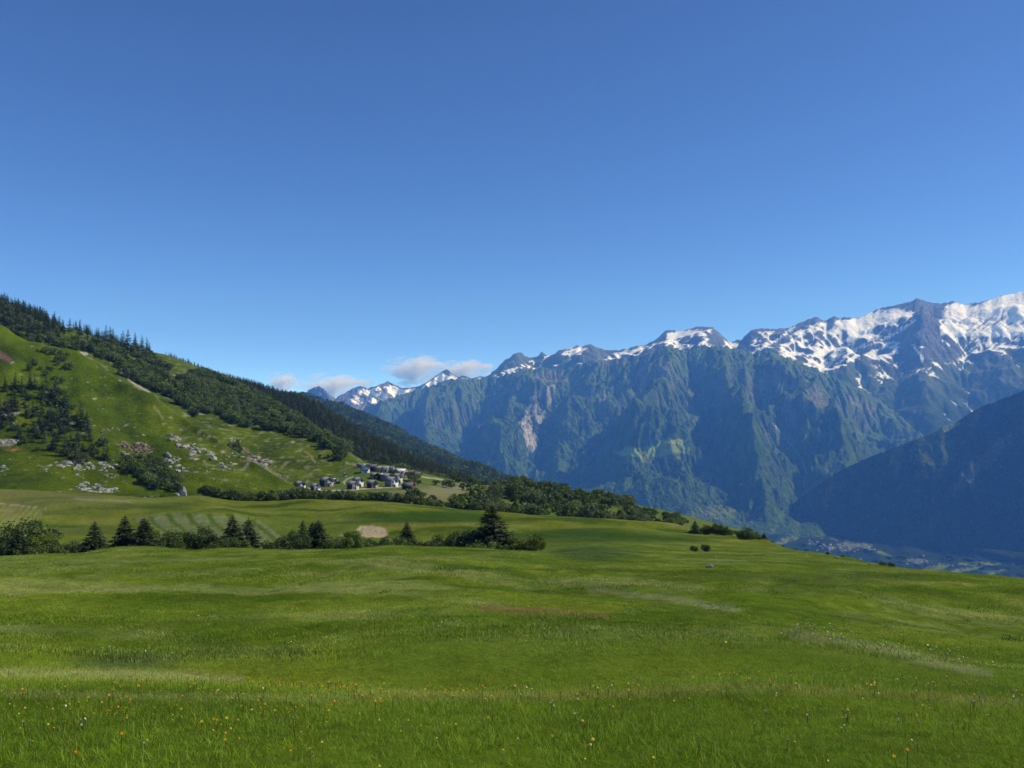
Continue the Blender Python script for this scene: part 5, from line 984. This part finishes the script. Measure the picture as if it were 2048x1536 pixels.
def rock_shape(seed, nu=26, nv=16, jag=0.55, f=1.5):
    r = np.random.default_rng(seed); a = np.linspace(0, 2 * PI, nu, endpoint=False); e = np.linspace(-PI / 2, PI / 2, nv)
    A, E = np.meshgrid(a, e); d = np.stack([np.cos(A) * np.cos(E), np.sin(A) * np.cos(E), np.sin(E)], -1)
    o = r.random(3) * 50; q = d * f
    n = ridged(q[..., 0] + q[..., 2] * 0.8 + o[0], q[..., 1] - q[..., 2] * 0.9 + o[1], seed, 4) - 0.9
    # a few flat breaks
    R = 1 + jag * n
    for _ in range(7):
        nn = rand_dir(r, 1)[0]; lim = 0.62 + 0.3 * r.random(); dp = (d * nn).sum(-1) * R; R = np.where(dp > lim, R * lim / np.maximum(dp, 1e-6), R)
    V = (d * R[..., None]).reshape(-1, 3); i = np.arange((nv - 1) * nu); rr = i // nu; cc = i % nu; c2 = (cc + 1) % nu
    return V, np.stack([rr * nu + cc, rr * nu + c2, (rr + 1) * nu + c2, (rr + 1) * nu + cc], 1)
def outcrop(label, cx, cy, w, h, S, mat, n, seed, ang=0.0, name='rock_outcrop', group='rock outcrops on the hillside', tall=1.0, big=1.0):
    r = np.random.default_rng(seed); parts = []; Y0 = S.hit(cx, cy)
    if Y0 is None: return None
    org = np.array([(cx - CX) / F * Y0, Y0, float(S.z((cx - CX) / F * Y0, Y0))])
    for i in range(n):
        a, q = r.random() * 6.28, math.sqrt(r.random()); ex, ey = q * math.cos(a) * w / 2, q * math.sin(a) * h / 2
        x = cx + ex * math.cos(ang) - ey * math.sin(ang); y = cy + ex * math.sin(ang) + ey * math.cos(ang); Y = S.hit(x, y)
        if Y is None or abs(Y - Y0) > 70: continue
        X = (x - CX) / F * Y; p = np.array([X, Y, float(S.z(X, Y))]); s = (0.08 + 0.15 * r.random() ** 1.6) * min(w, h * 1.9) / F * Y * big
        V, Fc = rock_shape(seed * 31 + i); th = r.random() * 6.28; c, sn = math.cos(th), math.sin(th)
        V = V * np.array([1.5, 0.8, 0.75 * tall]) * s; V = V @ np.array([[c, sn, 0], [-sn, c, 0], [0, 0, 1]]); parts.append((V + p - org + np.array([0, 0, -0.34 * s]), Fc))
    if not parts: return None
    V, Fc = join(parts); return tag(obj(name, new_mesh(name, V, Fc, None, False, [mat]), None, org), label, 'rock outcrop' if name == 'rock_outcrop' else 'rock', group)
OC = [('pale rock face between dark conifers at the far left edge of the hillside', 20, 835, 44, 30, m_lime, 14, 0.1), ('low pale outcrop below the conifers at the left edge', 14, 884, 46, 14, m_lime, 10, 0.0), ('small pale rock among conifers right of the left rock face', 92, 852, 26, 10, m_lime, 6, 0.3), ('small pale rock between conifers high on the spur', 132, 842, 22, 10, m_lime, 6, 0.2),
      ('long white ledge of broken rock under the conifer spur', 170, 932, 125, 18, m_lime, 34, 0.10), ('right end of the white ledge below the dark overhang', 215, 928, 40, 16, m_lime, 9, -0.2), ('low grey slab outcrop at the foot of the left hillside', 186, 975, 96, 18, m_grey, 26, 0.14), ('pale rock below the white ledge on the grass', 160, 948, 20, 16, m_lime, 5, 0.9),
      ('narrow grey slabs left of the white ledge', 92, 938, 34, 8, m_grey, 7, 0.5), ('rubble of small rocks right of the grass knoll', 222, 952, 34, 10, m_lime, 9, 0.0), ('brown overhang with shadow in its colour in the middle of the left hillside', 268, 896, 76, 22, m_tan_shadow, 20, 0.1), ('tan rock band under the brown overhang', 268, 910, 70, 14, m_tan_shadow, 12, 0.05),
      ('thin pale rock edge above the brown overhang', 222, 858, 44, 8, m_lime, 9, 0.1), ('dark rock hollow left of the thin pale edge', 206, 866, 20, 16, m_tan_shadow, 5, 0.0), ('pale blocky cliff right of the brown overhang', 338, 922, 46, 26, m_lime, 14, 0.5), ('white broken rocks below the pale blocky cliff', 360, 938, 34, 16, m_lime, 9, 0.4),
      ('scattered pale rocks upper left on the spur right of the overhang', 338, 878, 40, 24, m_lime, 10, 0.5), ('scattered pale rocks in the middle of the spur', 372, 890, 46, 26, m_lime, 11, 0.4), ('low pale rocks on the spur above the hedge', 400, 908, 60, 24, m_lime, 12, 0.3), ('line of pale rocks low on the spur', 410, 938, 70, 12, m_lime, 10, 0.1), ('pale rocks near the right edge of the spur', 458, 934, 36, 22, m_lime, 9, 0.2), ('small flat pale rocks right of the spur', 470, 908, 40, 10, m_lime, 7, 0.4), ('small pale rocks at the left foot of the hillside', 6, 940, 24, 20, m_grey, 6, 0.8)]
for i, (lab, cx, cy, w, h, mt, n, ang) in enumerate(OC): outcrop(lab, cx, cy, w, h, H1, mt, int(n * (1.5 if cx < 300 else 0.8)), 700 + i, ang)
outcrop('pale cliff with a dark gap above the stony gully', 512, 925, 46, 22, H2, m_lime, 14, 730, 0.2); outcrop('dark brown rock band in the gully above the pale cliff', 500, 908, 34, 16, H2, m_tan_shadow, 9, 731, 0.7); outcrop('pale rocks right of the cliff above the stony gully', 540, 926, 34, 14, H2, m_lime, 9, 732, 0.4); outcrop('dark rocks beside small bushes at the top of the gully', 470, 886, 30, 20, H2, m_grey, 8, 733, 0.8)
# rock pinnacle by the white track, boulders
def boulder(label, cx, cy, S, w, h, mat, seed, name='boulder', cat='boulder', group=None, taper=0.0, Y=None):
    Y = Y or S.hit(cx, cy)
    if Y is None: return
    X = (cx - CX) / F * Y; V, Fc = rock_shape(seed, 30, 20, 0.30, 1.3); m = F / Y; t = np.clip((V[:, 2] + 1) / 2, 0, 1)
    V = V * np.array([w / 2 / m, w / 2.6 / m, h / 1.7 / m]); V[:, :2] *= (1 - taper * t)[:, None]
    tag(obj(name, new_mesh(name, V, Fc, None, False, [mat]), None, (X, Y, float(S.z(X, Y)) + h * 0.28 / m)), label, cat, group)
boulder('tall pale rock pinnacle beside the white track left of the hedge', 366, 985, MAIN, 20, 21, m_grey, 811, 'rock_pinnacle', 'rock', None, 0.5, 515)
boulder('dark squat rock leaning on the left of the pinnacle', 356, 987, MAIN, 12, 9, m_grey, 812, 'boulder', 'boulder', None, 0.2, 514)
boulder('flat grey boulder under the bushes left of the pinnacle', 305, 975, H1, 20, 9, m_grey, 813); boulder('pale grey rock on the slope below the hedge bushes on the right', 1419, 1144, MAIN, 17, 8, m_lime, 814, 'boulder', 'boulder', None, 0.1, 116)
boulder('small white stone under the wide low bush on the open slope', 1432, 1114, MAIN, 9, 3, m_lime, 815, 'boulder', 'boulder', None, 0.0, 190); boulder('pale boulder among shrubs left of the tallest spruce', 935, 1072, MAIN, 14, 10, m_lime, 816, 'boulder', 'boulder', None, 0.1, 228)
boulder('grey boulder on the right rim near the drop to the valley', 1673, 1126, MAIN, 9, 6, m_grey, 817, 'boulder', 'boulder', None, 0.1, 215); boulder('pale lump standing in for a white parked car between the two left houses', 613, 984, MAIN, 16, 6, m_lime, 818, 'boulder', 'boulder', None, 0.0, 560)  # the pale lump by the houses stands in for a parked white car
boulder('white stone in the brush at the left end of the brook', 106, 1092, MAIN, 9, 7, m_lime, 819, 'boulder', 'boulder', None, 0.0, 214)
r = np.random.default_rng(840); base = [new_mesh('stone', *rock_shape(850 + i, 12, 8), None, False, [m_lime]) for i in range(5)]
def stones(S, poly, y0, y1, step, seed, prob, lo, hi, label, group):
    for p in cand(S, poly, y0, y1, step, seed, 1.0):
        if r.random() > prob: continue
        s = lo + (hi - lo) * r.random() ** 2
        o = obj('stone', base[r.integers(5)], None, (p[0], p[1], p[2] + 0.1 * s), r.random() * 6.28, (s * 1.2, s * 0.9, s * 0.6)); tag(o, label, 'stone', group)
stones(H1, [(330, 850), (470, 885), (560, 960), (480, 960), (380, 960), (330, 900)], 500, 700, 6.0, 841, 0.24, 0.35, 1.1, 'small pale stone in the rocky field on the spur', 'stones on the spur')
stones(H1, [(170, 740), (300, 800), (420, 880), (330, 860), (200, 840)], 560, 760, 12, 842, 0.09, 0.4, 1.0, 'white stone lying alone on the smooth grass spur', 'stones on the smooth grass')
stones(H2, [(500, 870), (680, 935), (720, 950), (600, 960), (540, 930)], 600, 780, 8, 843, 0.11, 0.4, 1.2, 'white stone on the grass slope above the hamlet', 'stones above the hamlet')
stones(H2, [(500, 915), (560, 950), (590, 975), (560, 978), (520, 945)], 560, 700, 4, 844, 0.30, 0.3, 1.0, 'pale stone in the gravel of the gully left of the hamlet', 'stones in the gully')
stones(MAIN, [(1600, 1096), (1700, 1112), (1700, 1130), (1600, 1118)], 180, 270, 5, 845, 0.18, 0.15, 0.45, 'small pale stone on the bare right rim', 'stones on the right rim')
# ------------------------------------------------------------------ the stone hamlet
def wall_mat(name, a, b, sc_=1.6):
    k = NT(name); p = k.n('TexCoord').outputs['Object']; n = k.noise(sc_, 5, 0.65, p); k.principled(k.ramp(n, [(0.35, b), (0.6, a)]), 0.92, 0.1, k.bump(n, 0.06)); return k.m
m_plaster = wall_mat('white_plaster', (0.78, 0.76, 0.70), (0.62, 0.59, 0.53), 0.7); m_cream = wall_mat('cream_plaster', (0.66, 0.60, 0.48), (0.50, 0.45, 0.35), 0.8); m_stone = wall_mat('dry_stone', (0.42, 0.40, 0.35), (0.20, 0.19, 0.165), 2.2); m_wood = wall_mat('weathered_timber', (0.085, 0.062, 0.045), (0.040, 0.030, 0.024), 1.2)
m_slate = wall_mat('slate_roof', (0.23, 0.235, 0.24), (0.12, 0.125, 0.13), 1.4); m_tin = wall_mat('pale_sheet_roof', (0.58, 0.60, 0.60), (0.45, 0.47, 0.47), 0.5); m_dslate = wall_mat('dark_slate_roof', (0.13, 0.135, 0.14), (0.07, 0.072, 0.076), 1.4)
kg = NT('dark_window_glass'); kg.principled((0.02, 0.022, 0.026), 0.15, 0.5); m_glass = kg.m
kf = NT('window_surround'); kf.principled((0.22, 0.17, 0.12), 0.8, 0.1); m_frame = kf.m
def box(x0, x1, y0, y1, z0, z1):
    V = np.array([(x, y, z) for z in (z0, z1) for y in (y0, y1) for x in (x0, x1)], float); return V, np.array([(0, 2, 3, 1), (4, 5, 7, 6), (0, 1, 5, 4), (1, 3, 7, 5), (3, 2, 6, 7), (2, 0, 4, 6)])
def bmesh_of(name, parts, mat): V, Fc = join(parts); return new_mesh(name, V, Fc, None, False, [mat])
def gable_prism(L, w, h, rise, deep=2.2):
    a, b = L / 2, w / 2; V = []
    for x in (-a, a): V += [(x, -b, -deep), (x, b, -deep), (x, b, h), (x, 0, h + rise), (x, -b, h)]
    V = np.array(V, float); Q = [(0, 1, 6, 5), (1, 2, 7, 6), (2, 3, 8, 7), (3, 4, 9, 8), (4, 0, 5, 9)]
    return V, Q, [(0, 4, 3, 2, 1), (5, 6, 7, 8, 9)]
def roof_mesh(L, w, h, rise, over=0.7, thick=0.22):
    a = L / 2 + over; parts = []; s = rise / (w / 2); e = w / 2 + over * 0.8
    for sg in (-1, 1):
        V = []
        for x in (-a, a):
            for y, z in ((0, h + rise + 0.02), (sg * e, h + rise + 0.02 - s * e), (sg * e, h + rise + 0.02 - s * e + thick), (0, h + rise + 0.02 + thick)): V.append((x, y, z))
        parts.append((np.array(V, float), np.array([(0, 1, 2, 3), (7, 6, 5, 4), (0, 4, 5, 1), (1, 5, 6, 2), (2, 6, 7, 3), (3, 7, 4, 0)])))
    return join(parts)
def house(label, x, y, S=MAIN, L=9.0, w=6.5, h=4.0, rise=2.2, rot=-58, wall=m_stone, roof=m_slate, gable=None, wins=(), side=(), door=True, chim=None, kind='stone_house', cat='house', Y=None, group='houses of the hamlet'):
    """ridge along local x; the +x gable looks right towards the meadow, the -y side looks left"""
    L, w, h, rise = L * 0.88, w * 0.88, h * 0.88, rise * 0.85
    Y = Y or S.hit(x, y) or 715.0; X = (x - CX) / F * Y; z = float(S.z(X, Y)); e = empty(kind, (X, Y, z), math.radians(rot)); tag(e, label, cat, group)
    V, Q, T = gable_prism(L, w, h, rise); me = new_mesh('wall', V, [np.array(Q), np.array(T)], None, False, [wall, gable or wall], [0] * 5 + [0, 1]); obj('wall', me, e)
    rf = obj('roof', bmesh_of('roof', [roof_mesh(L, w, h, rise)], roof), e)
    if chim is not None: obj('chimney', bmesh_of('chimney', [box(chim - 0.4, chim + 0.4, -1.2, -0.4, h + rise * 0.5, h + rise + 1.1)], m_cream), rf)
    a, b = L / 2, w / 2
    for (yy, zz, ww, hh) in wins:
        f = obj('window', bmesh_of('window', [box(a + 0.003, a + 0.07, yy - ww / 2 - 0.12, yy + ww / 2 + 0.12, zz - 0.12, zz + hh + 0.12)], m_frame), e)
        obj('pane', bmesh_of('pane', [box(a + 0.073, a + 0.09, yy - ww / 2, yy + ww / 2, zz, zz + hh)], m_glass), f)
    for (xx, zz, ww, hh) in side:
        f = obj('window', bmesh_of('window', [box(xx - ww / 2 - 0.12, xx + ww / 2 + 0.12, -b - 0.07, -b - 0.003, zz - 0.12, zz + hh + 0.12)], m_frame), e)
        obj('pane', bmesh_of('pane', [box(xx - ww / 2, xx + ww / 2, -b - 0.09, -b - 0.073, zz, zz + hh)], m_glass), f)
    if door: obj('door', bmesh_of('door', [box(a + 0.003, a + 0.08, -0.55, 0.55, 0.0, 2.0)], m_wood), e)
    return e
W2 = ((-1.5, 2.6, 0.9, 1.1), (1.5, 2.6, 0.9, 1.1)); W4 = W2 + ((-1.9, 0.6, 0.9, 1.1), (1.9, 0.6, 0.9, 1.1))
H_ = house
H_('house with broad white gable and a row of dark windows nearest the stony gully', 600, 977, L=8.5, w=6.0, h=4.0, rise=1.7, wall=m_stone, gable=m_plaster, wins=((-1.5, 2.3, 1.3, 1.2), (1.3, 2.3, 1.5, 1.2), (0.6, 0.3, 1.8, 1.5)), door=False)
H_('small house with a plain white gable and one door, second from the gully', 631, 981, L=7, w=5.0, h=3.2, rise=2.0, wall=m_wood, gable=m_plaster, wins=((0, 2.9, 0.7, 0.9),))
H_('long stone barn with rough grey gable behind the second small white house', 653, 972, L=11, w=7.5, h=4.6, rise=2.3, wall=m_wood, gable=m_stone, wins=((-1.4, 3.2, 0.8, 0.9), (1.2, 1.6, 0.8, 1.0)))
H_('tiny flat white hut behind the long stone barn', 670, 964, L=3.2, w=3, h=2.4, rise=0.4, wall=m_plaster, roof=m_tin, wins=(), door=True, kind='hut', cat='hut')
H_('low dark open shed right of the long stone barn', 676, 967, L=3.0, w=2.4, h=1.3, rise=0.6, wall=m_wood, roof=m_dslate, wins=(), door=False, kind='shed', cat='shed')
H_('barn with cream gable and dark timber side in front of the white gabled house', 706, 978, L=10, w=5.4, h=3.8, rise=2.0, wall=m_wood, gable=m_cream, wins=((-0.2, 2.5, 0.7, 0.9),))
H_('tall white gabled house tucked behind the barn with the cream gable', 716, 974, L=9, w=5.5, h=5.2, rise=2.1, wall=m_stone, gable=m_plaster, wins=((-1.1, 3.6, 0.6, 1.2), (1.1, 3.6, 0.6, 1.2)), Y=585)
H_('stone house with a big dark gable opening in the middle of the hamlet', 745, 976, L=9, w=5.6, h=4.0, rise=1.9, wall=m_wood, gable=m_stone, wins=((0, 2.0, 2.2, 1.2), (0.2, 4.4, 0.7, 0.7)), door=True)
H_('large house with a tall white gable and paired windows beside the road', 783, 974, L=12, w=6.2, h=5.4, rise=2.6, wall=m_stone, gable=m_plaster, wins=((-1.0, 3.4, 0.8, 1.4), (0.9, 3.4, 0.8, 1.4), (-1.2, 0.8, 0.8, 1.0)), side=((-3, 1.5, 1, 1), (0, 1.5, 1, 1), (3, 1.5, 1, 1)))
H_('narrow cream house squeezed behind the large white gable', 795, 968, L=9, w=5, h=5.2, rise=2.2, wall=m_stone, gable=m_cream, wins=((0.4, 3.3, 0.6, 1.0),), Y=622)
H_('stone house with grey roof just behind the large white gabled house', 774, 961, L=9, w=6, h=3.6, rise=2.2, rot=-50, wall=m_stone, wins=())
H_('low house with a pale flat sheet roof in the middle of the hamlet', 768, 957, L=8.5, w=5.5, h=3.2, rise=1.0, rot=-62, wall=m_stone, roof=m_tin, wins=(), door=False)
H_('dark timber house with a white chimney at the upper left of the hamlet', 730, 954, L=7.5, w=7.5, h=4.2, rise=2.6, rot=-75, wall=m_stone, gable=m_plaster, wins=((-1.6, 1.4, 1, 1.1), (1.4, 1.4, 1, 1.1)), chim=2.6, Y=660)
H_('stone barn with a brown roof right of the house with the white chimney', 750, 957, L=8, w=5.6, h=3.0, rise=1.9, rot=-60, wall=m_stone, gable=m_wood, wins=(), door=False)
BK = [('long low roofed barn highest at the left of the back row', 727, 934, 10.5, 5.5, 1.6, 1.4, -12, m_slate), ('dark roofed house second from the left in the back row', 744, 939, 9, 6, 2.8, 1.9, -15, m_dslate), ('small grey house third from the left in the back row', 757, 942, 6, 5, 2.8, 1.6, -20, m_slate), ('house with bluish slate roof in the middle of the back row', 769, 943, 8.5, 6, 2.9, 1.9, -15, m_slate), ('grey roofed house left of the pale roof in the back row', 782, 944, 7, 6, 3.2, 1.9, -25, m_dslate),
      ('small outbuilding against the right end of the pale roofed house', 811, 950, 4.5, 4, 2.4, 1.2, -25, m_slate), ('dark roofed house second from the right in the back row', 820, 949, 7, 5, 2.0, 1.7, -18, m_dslate), ('dark roofed barn at the right end of the back row', 832, 953, 8.5, 5.2, 2.4, 1.7, -14, m_dslate)]
for lab, x, y, L, w, h, ri, ro, rm in BK: H_(lab, x, y, L=L, w=w, h=h, rise=ri, rot=ro, wall=m_wood if 'dark' in lab else m_stone, roof=rm, side=((-L / 4, 0.6, 0.9, 1.0), (L / 4, 0.6, 0.9, 1.0)), door=False)
H_('wide house with a pale sheet roof in the back row', 799, 948, L=10.5, w=6.5, h=3.0, rise=1.6, rot=-12, wall=m_stone, roof=m_tin, side=((-3, 0.8, 1, 1.1), (0, 0.8, 1, 1.1), (3, 0.8, 1, 1.1)), door=False)
H_('black timber barn standing apart at the right end of the hamlet', 817, 979, L=7.5, w=6, h=3.2, rise=2.0, rot=-20, wall=m_wood, roof=m_dslate, side=((0, 0.2, 2.4, 1.6),), door=False)
H_('tiny white wayside shrine alone on the grass above the track', 690, 953, L=1.8, w=1.8, h=2.0, rise=0.9, wall=m_plaster, roof=m_slate, wins=((0, 0.7, 0.7, 1.0),), door=False, kind='wayside_shrine', cat='shrine', group=None)
H_('small black hut on a stone footing below the left hillside', 303, 997, L=3.2, w=2.8, h=2.6, rise=0.4, rot=-30, wall=m_wood, roof=m_dslate, wins=(), door=False, kind='hut', cat='hut', Y=455, group=None)
def lone(name, label, cat, x, y, parts, mat, Y=None, S=MAIN, rot=0, group=None):
    Y = Y or S.hit(x, y) or 700.0; X = (x - CX) / F * Y; return tag(obj(name, bmesh_of(name, parts, mat), None, (X, Y, float(S.z(X, Y))), math.radians(rot)), label, cat, group)
lone('stone_wall', 'low dry stone wall left of the small black hut', 'wall', 288, 999, [box(-2.6, 2.6, -0.35, 0.35, -1, 0.75), box(-2.3, -1.2, -0.3, 0.3, 0.75, 0.95)], m_stone, 450)
lone('stone_wall', 'pale retaining wall below the pale roofed house in the hamlet', 'wall', 806, 953, [box(-6, 6, -0.4, 0.4, -2.5, 1.5), box(-6.2, -3, -0.38, 0.38, 1.5, 1.8)], m_stone, None, MAIN, 12)
plant(P_BRO[1], 'broadleaf_tree', foot(327, 997, MAIN, 452) - np.array([0, 0, 0.2]), 4.4, 'small round tree on the grass beside the black hut', 'broadleaf tree')
kp = NT('pole_wood'); kp.principled((0.07, 0.055, 0.042), 0.9, 0.1)
for x, y, S, lab in ((75, 974, H1, 'thin utility pole at the left foot of the hillside'), (197, 985, H1, 'thin utility pole in front of the grey slab outcrop'), (596, 952, H2, 'utility pole on the grass behind the houses by the gully'), (688, 938, H2, 'utility pole above the wayside shrine'), (712, 926, H2, 'highest utility pole on the slope above the hamlet')):
    Y = S.hit(x, y)
    if Y: X = (x - CX) / F * Y; q = tube([(0, 0, -0.5), (0, 0, 8.5)], [0.13, 0.09], 6); c_ = box(-0.7, 0.7, -0.06, 0.06, 7.7, 7.85); tag(obj('utility_pole', bmesh_of('utility_pole', [q, c_], kp.m), None, (X, Y, float(S.z(X, Y)))), lab, 'utility pole', 'utility poles')
# ---- far houses down in the valley and huts on the mountain pasture
def far_houses(sheet, spots, label, group, seed, kind='far_house', cat='house', size=1.1):
    PX, PY, D = SL[sheet]; r = random.Random(seed)
    for x, y in spots:
        k_ = np.argmin((PX - x) ** 2 + (PY - y) ** 2); dp = D.flat[k_]; sx, sy = PX.flat[k_], PY.flat[k_]; L, w, h = r.uniform(13, 24) * size, r.uniform(10, 14) * size, r.uniform(5, 10) * size
        V, Q, T = gable_prism(L, w, h, w * 0.35, 8); RV, RF = roof_mesh(L, w, h, w * 0.35, 1.0, 0.6)
        me = new_mesh(kind, np.concatenate([V, RV]), [np.array(Q), RF + len(V), np.array(T)], None, False, [m_cream if r.random() < 0.6 else m_stone, r.choice((m_slate, m_slate, m_roof_red))], [0] * 5 + [1] * len(RF) + [0, 0])
        tag(obj(kind, me, None, ((sx - CX) / F * dp, dp - 6, (HY - sy) / F * dp + 1.0), r.uniform(-1.4, 0.6)), label, cat, group)
m_roof_red = wall_mat('brown_tile_roof', (0.24, 0.13, 0.09), (0.15, 0.08, 0.06), 0.4)
rr = random.Random(5); sp = []
for _ in range(62):
    x = rr.gauss(1672, 32); y = 1093 + (x - 1672) * 0.05 + rr.gauss(0, 5.5)
    if 1612 < x < 1760 and 1078 < y < 1106: sp.append((x, y))
far_houses('valley_floor', sp, 'small pale house in the village far down in the valley', 'houses of the far valley village', 11)
far_houses('valley_floor', [(rr.gauss(1833, 9), rr.gauss(1123, 3)) for _ in range(9)], 'small pale house in the second hamlet down the valley to the right', 'houses of the second valley hamlet', 12)
far_houses('valley_floor', [(rr.uniform(1560, 2000), rr.uniform(1070, 1142)) for _ in range(12)], 'tiny farmhouse scattered alone on the valley floor', 'scattered valley farmhouses', 13)
far_houses('wooded_mountain', [(1330, 887), (1342, 889), (1354, 888), (1361, 889)], 'tiny hut on the bright pasture of the wooded mountain', 'huts on the mountain pasture', 14, 'alpine_hut', 'hut', 1.6)
# ---- clouds, soft and bright, beyond everything
kc = NT('cloud_vapour'); gp = kc.n('TexCoord').outputs['Object']; nz = kc.noise(2.0, 8, 0.66, gp, 'FBM', 0.4); ln_ = kc.n('VectorMath', operation='LENGTH'); kc.l(gp, ln_.inputs[0])
sh = kc.math('SUBTRACT', 1.0, ln_.outputs['Value']); dn = kc.math('ADD', kc.math('MULTIPLY', sh, 1.05), kc.math('MULTIPLY', kc.math('SUBTRACT', nz, 0.56), 4.6)); dn = kc.rng(dn, 0.0, 0.9, 0, 1)
pv = kc.n('VolumePrincipled'); pv.inputs['Color'].default_value = (1, 1, 1, 1); kc.l(kc.math('MULTIPLY', dn, CLOUD_D), pv.inputs['Density']); kc.l(pv.outputs[0], kc.out.inputs['Volume'])
for lab, cx, cy, w, h in (('white puff of cloud above the farthest snowy peaks', 832, 738, 116, 56), ('broad low cloud resting behind the grey peak', 668, 772, 126, 46), ('small cloud rising behind the wooded left ridge', 566, 764, 58, 34), ('wispy cloud right behind the sharp snowy peak', 930, 738, 92, 38)):
    Y = 25000.0; V, Fc = rock_shape(int(cx), 24, 14, 0.0); o = obj('cloud', new_mesh('cloud', V, Fc, None, True, [kc.m]), None, ((cx - CX) / F * Y, Y, (HY - cy) / F * Y)); o.scale = (w * 0.66 / F * Y, 420, h * 0.68 / F * Y); tag(o, lab, 'cloud', 'clouds over the far peaks')
# ------------------------------------------------------------------ air, sky, sun, camera
m = bpy.data.materials.new('thin_blue_air'); m.use_nodes = True; t = m.node_tree; t.nodes.clear()
o_ = t.nodes.new('ShaderNodeOutputMaterial'); pv = t.nodes.new('ShaderNodeVolumePrincipled'); t.links.new(pv.outputs[0], o_.inputs['Volume'])
pv.inputs['Color'].default_value = HAZE_COL; pv.inputs['Density'].default_value = HAZE_D
pv.inputs['Absorption Color'].default_value = (1, 1, 1, 1); pv.inputs['Anisotropy'].default_value = 0.0
hx0, hx1, hy0, hy1, hz0, hz1 = -10000, 21000, -700, 21500, -4200, 3300
V = [(x, y, z) for z in (hz0, hz1) for y in (hy0, hy1) for x in (hx0, hx1)]
me = new_mesh('haze', V, np.array([(0, 2, 3, 1), (4, 5, 7, 6), (0, 1, 5, 4), (1, 3, 7, 5), (3, 2, 6, 7), (2, 0, 4, 6)]), None, False, [m])
tag(obj('haze', me), 'thin blue mountain air between the meadow and the far peaks', 'haze', None, 'stuff')
w = bpy.data.worlds.new('World'); sc.world = w; w.use_nodes = True
nt = w.node_tree; bg = nt.nodes['Background']
sky = nt.nodes.new('ShaderNodeTexSky'); sky.sky_type = 'NISHITA'; sky.sun_disc = False; sky.sun_elevation = SUN_EL; sky.sun_rotation = SUN_AZ
sky.altitude = 5000; sky.air_density = SKY_AIR; sky.dust_density = SKY_DUST; sky.ozone_density = SKY_OZ
gm = nt.nodes.new('ShaderNodeGamma'); gm.inputs['Gamma'].default_value = 1.3; nt.links.new(sky.outputs[0], gm.inputs['Color'])
mu = nt.nodes.new('ShaderNodeMix'); mu.data_type = 'RGBA'; mu.blend_type = 'MULTIPLY'; mu.inputs[0].default_value = 1.0; mu.inputs[7].default_value = (1.21, 0.925, 0.715, 1)
nt.links.new(gm.outputs[0], mu.inputs[6]); nt.links.new(mu.outputs[2], bg.inputs[0]); bg.inputs[1].default_value = SKY_STR
sun = bpy.data.lights.new('sun', 'SUN'); sun.energy = SUN_STR; sun.angle = math.radians(0.53); sun.color = (1.0, 0.93, 0.80)
so = bpy.data.objects.new('sun', sun); col.objects.link(so)
sd = Vector((math.sin(SUN_AZ) * math.cos(SUN_EL), math.cos(SUN_AZ) * math.cos(SUN_EL), math.sin(SUN_EL)))
so.rotation_euler = sd.to_track_quat('Z', 'Y').to_euler()
cam = bpy.data.cameras.new('camera'); co = bpy.data.objects.new('camera', cam); col.objects.link(co); sc.camera = co
cam.sensor_width = 36; cam.lens = F / 2048 * 36; cam.shift_y = (HY - 768) / 2048; cam.clip_start = 0.05; cam.clip_end = 60000
co.location = (0, 0, 0); co.rotation_euler = (PI / 2, 0, 0)
sc.view_settings.view_transform = 'Standard'; sc.view_settings.look = 'None'; sc.view_settings.exposure = EXPO; sc.view_settings.gamma = 1.0
sc.cycles.use_denoising = True; sc.cycles.volume_bounces = 24; sc.cycles.max_bounces = 24; sc.cycles.diffuse_bounces = 4; sc.cycles.glossy_bounces = 2; sc.cycles.transmission_bounces = 4; sc.cycles.transparent_max_bounces = 8
sc.cycles.volume_max_steps = 256
sc.cycles.use_adaptive_sampling = True; sc.cycles.adaptive_threshold = 0.01
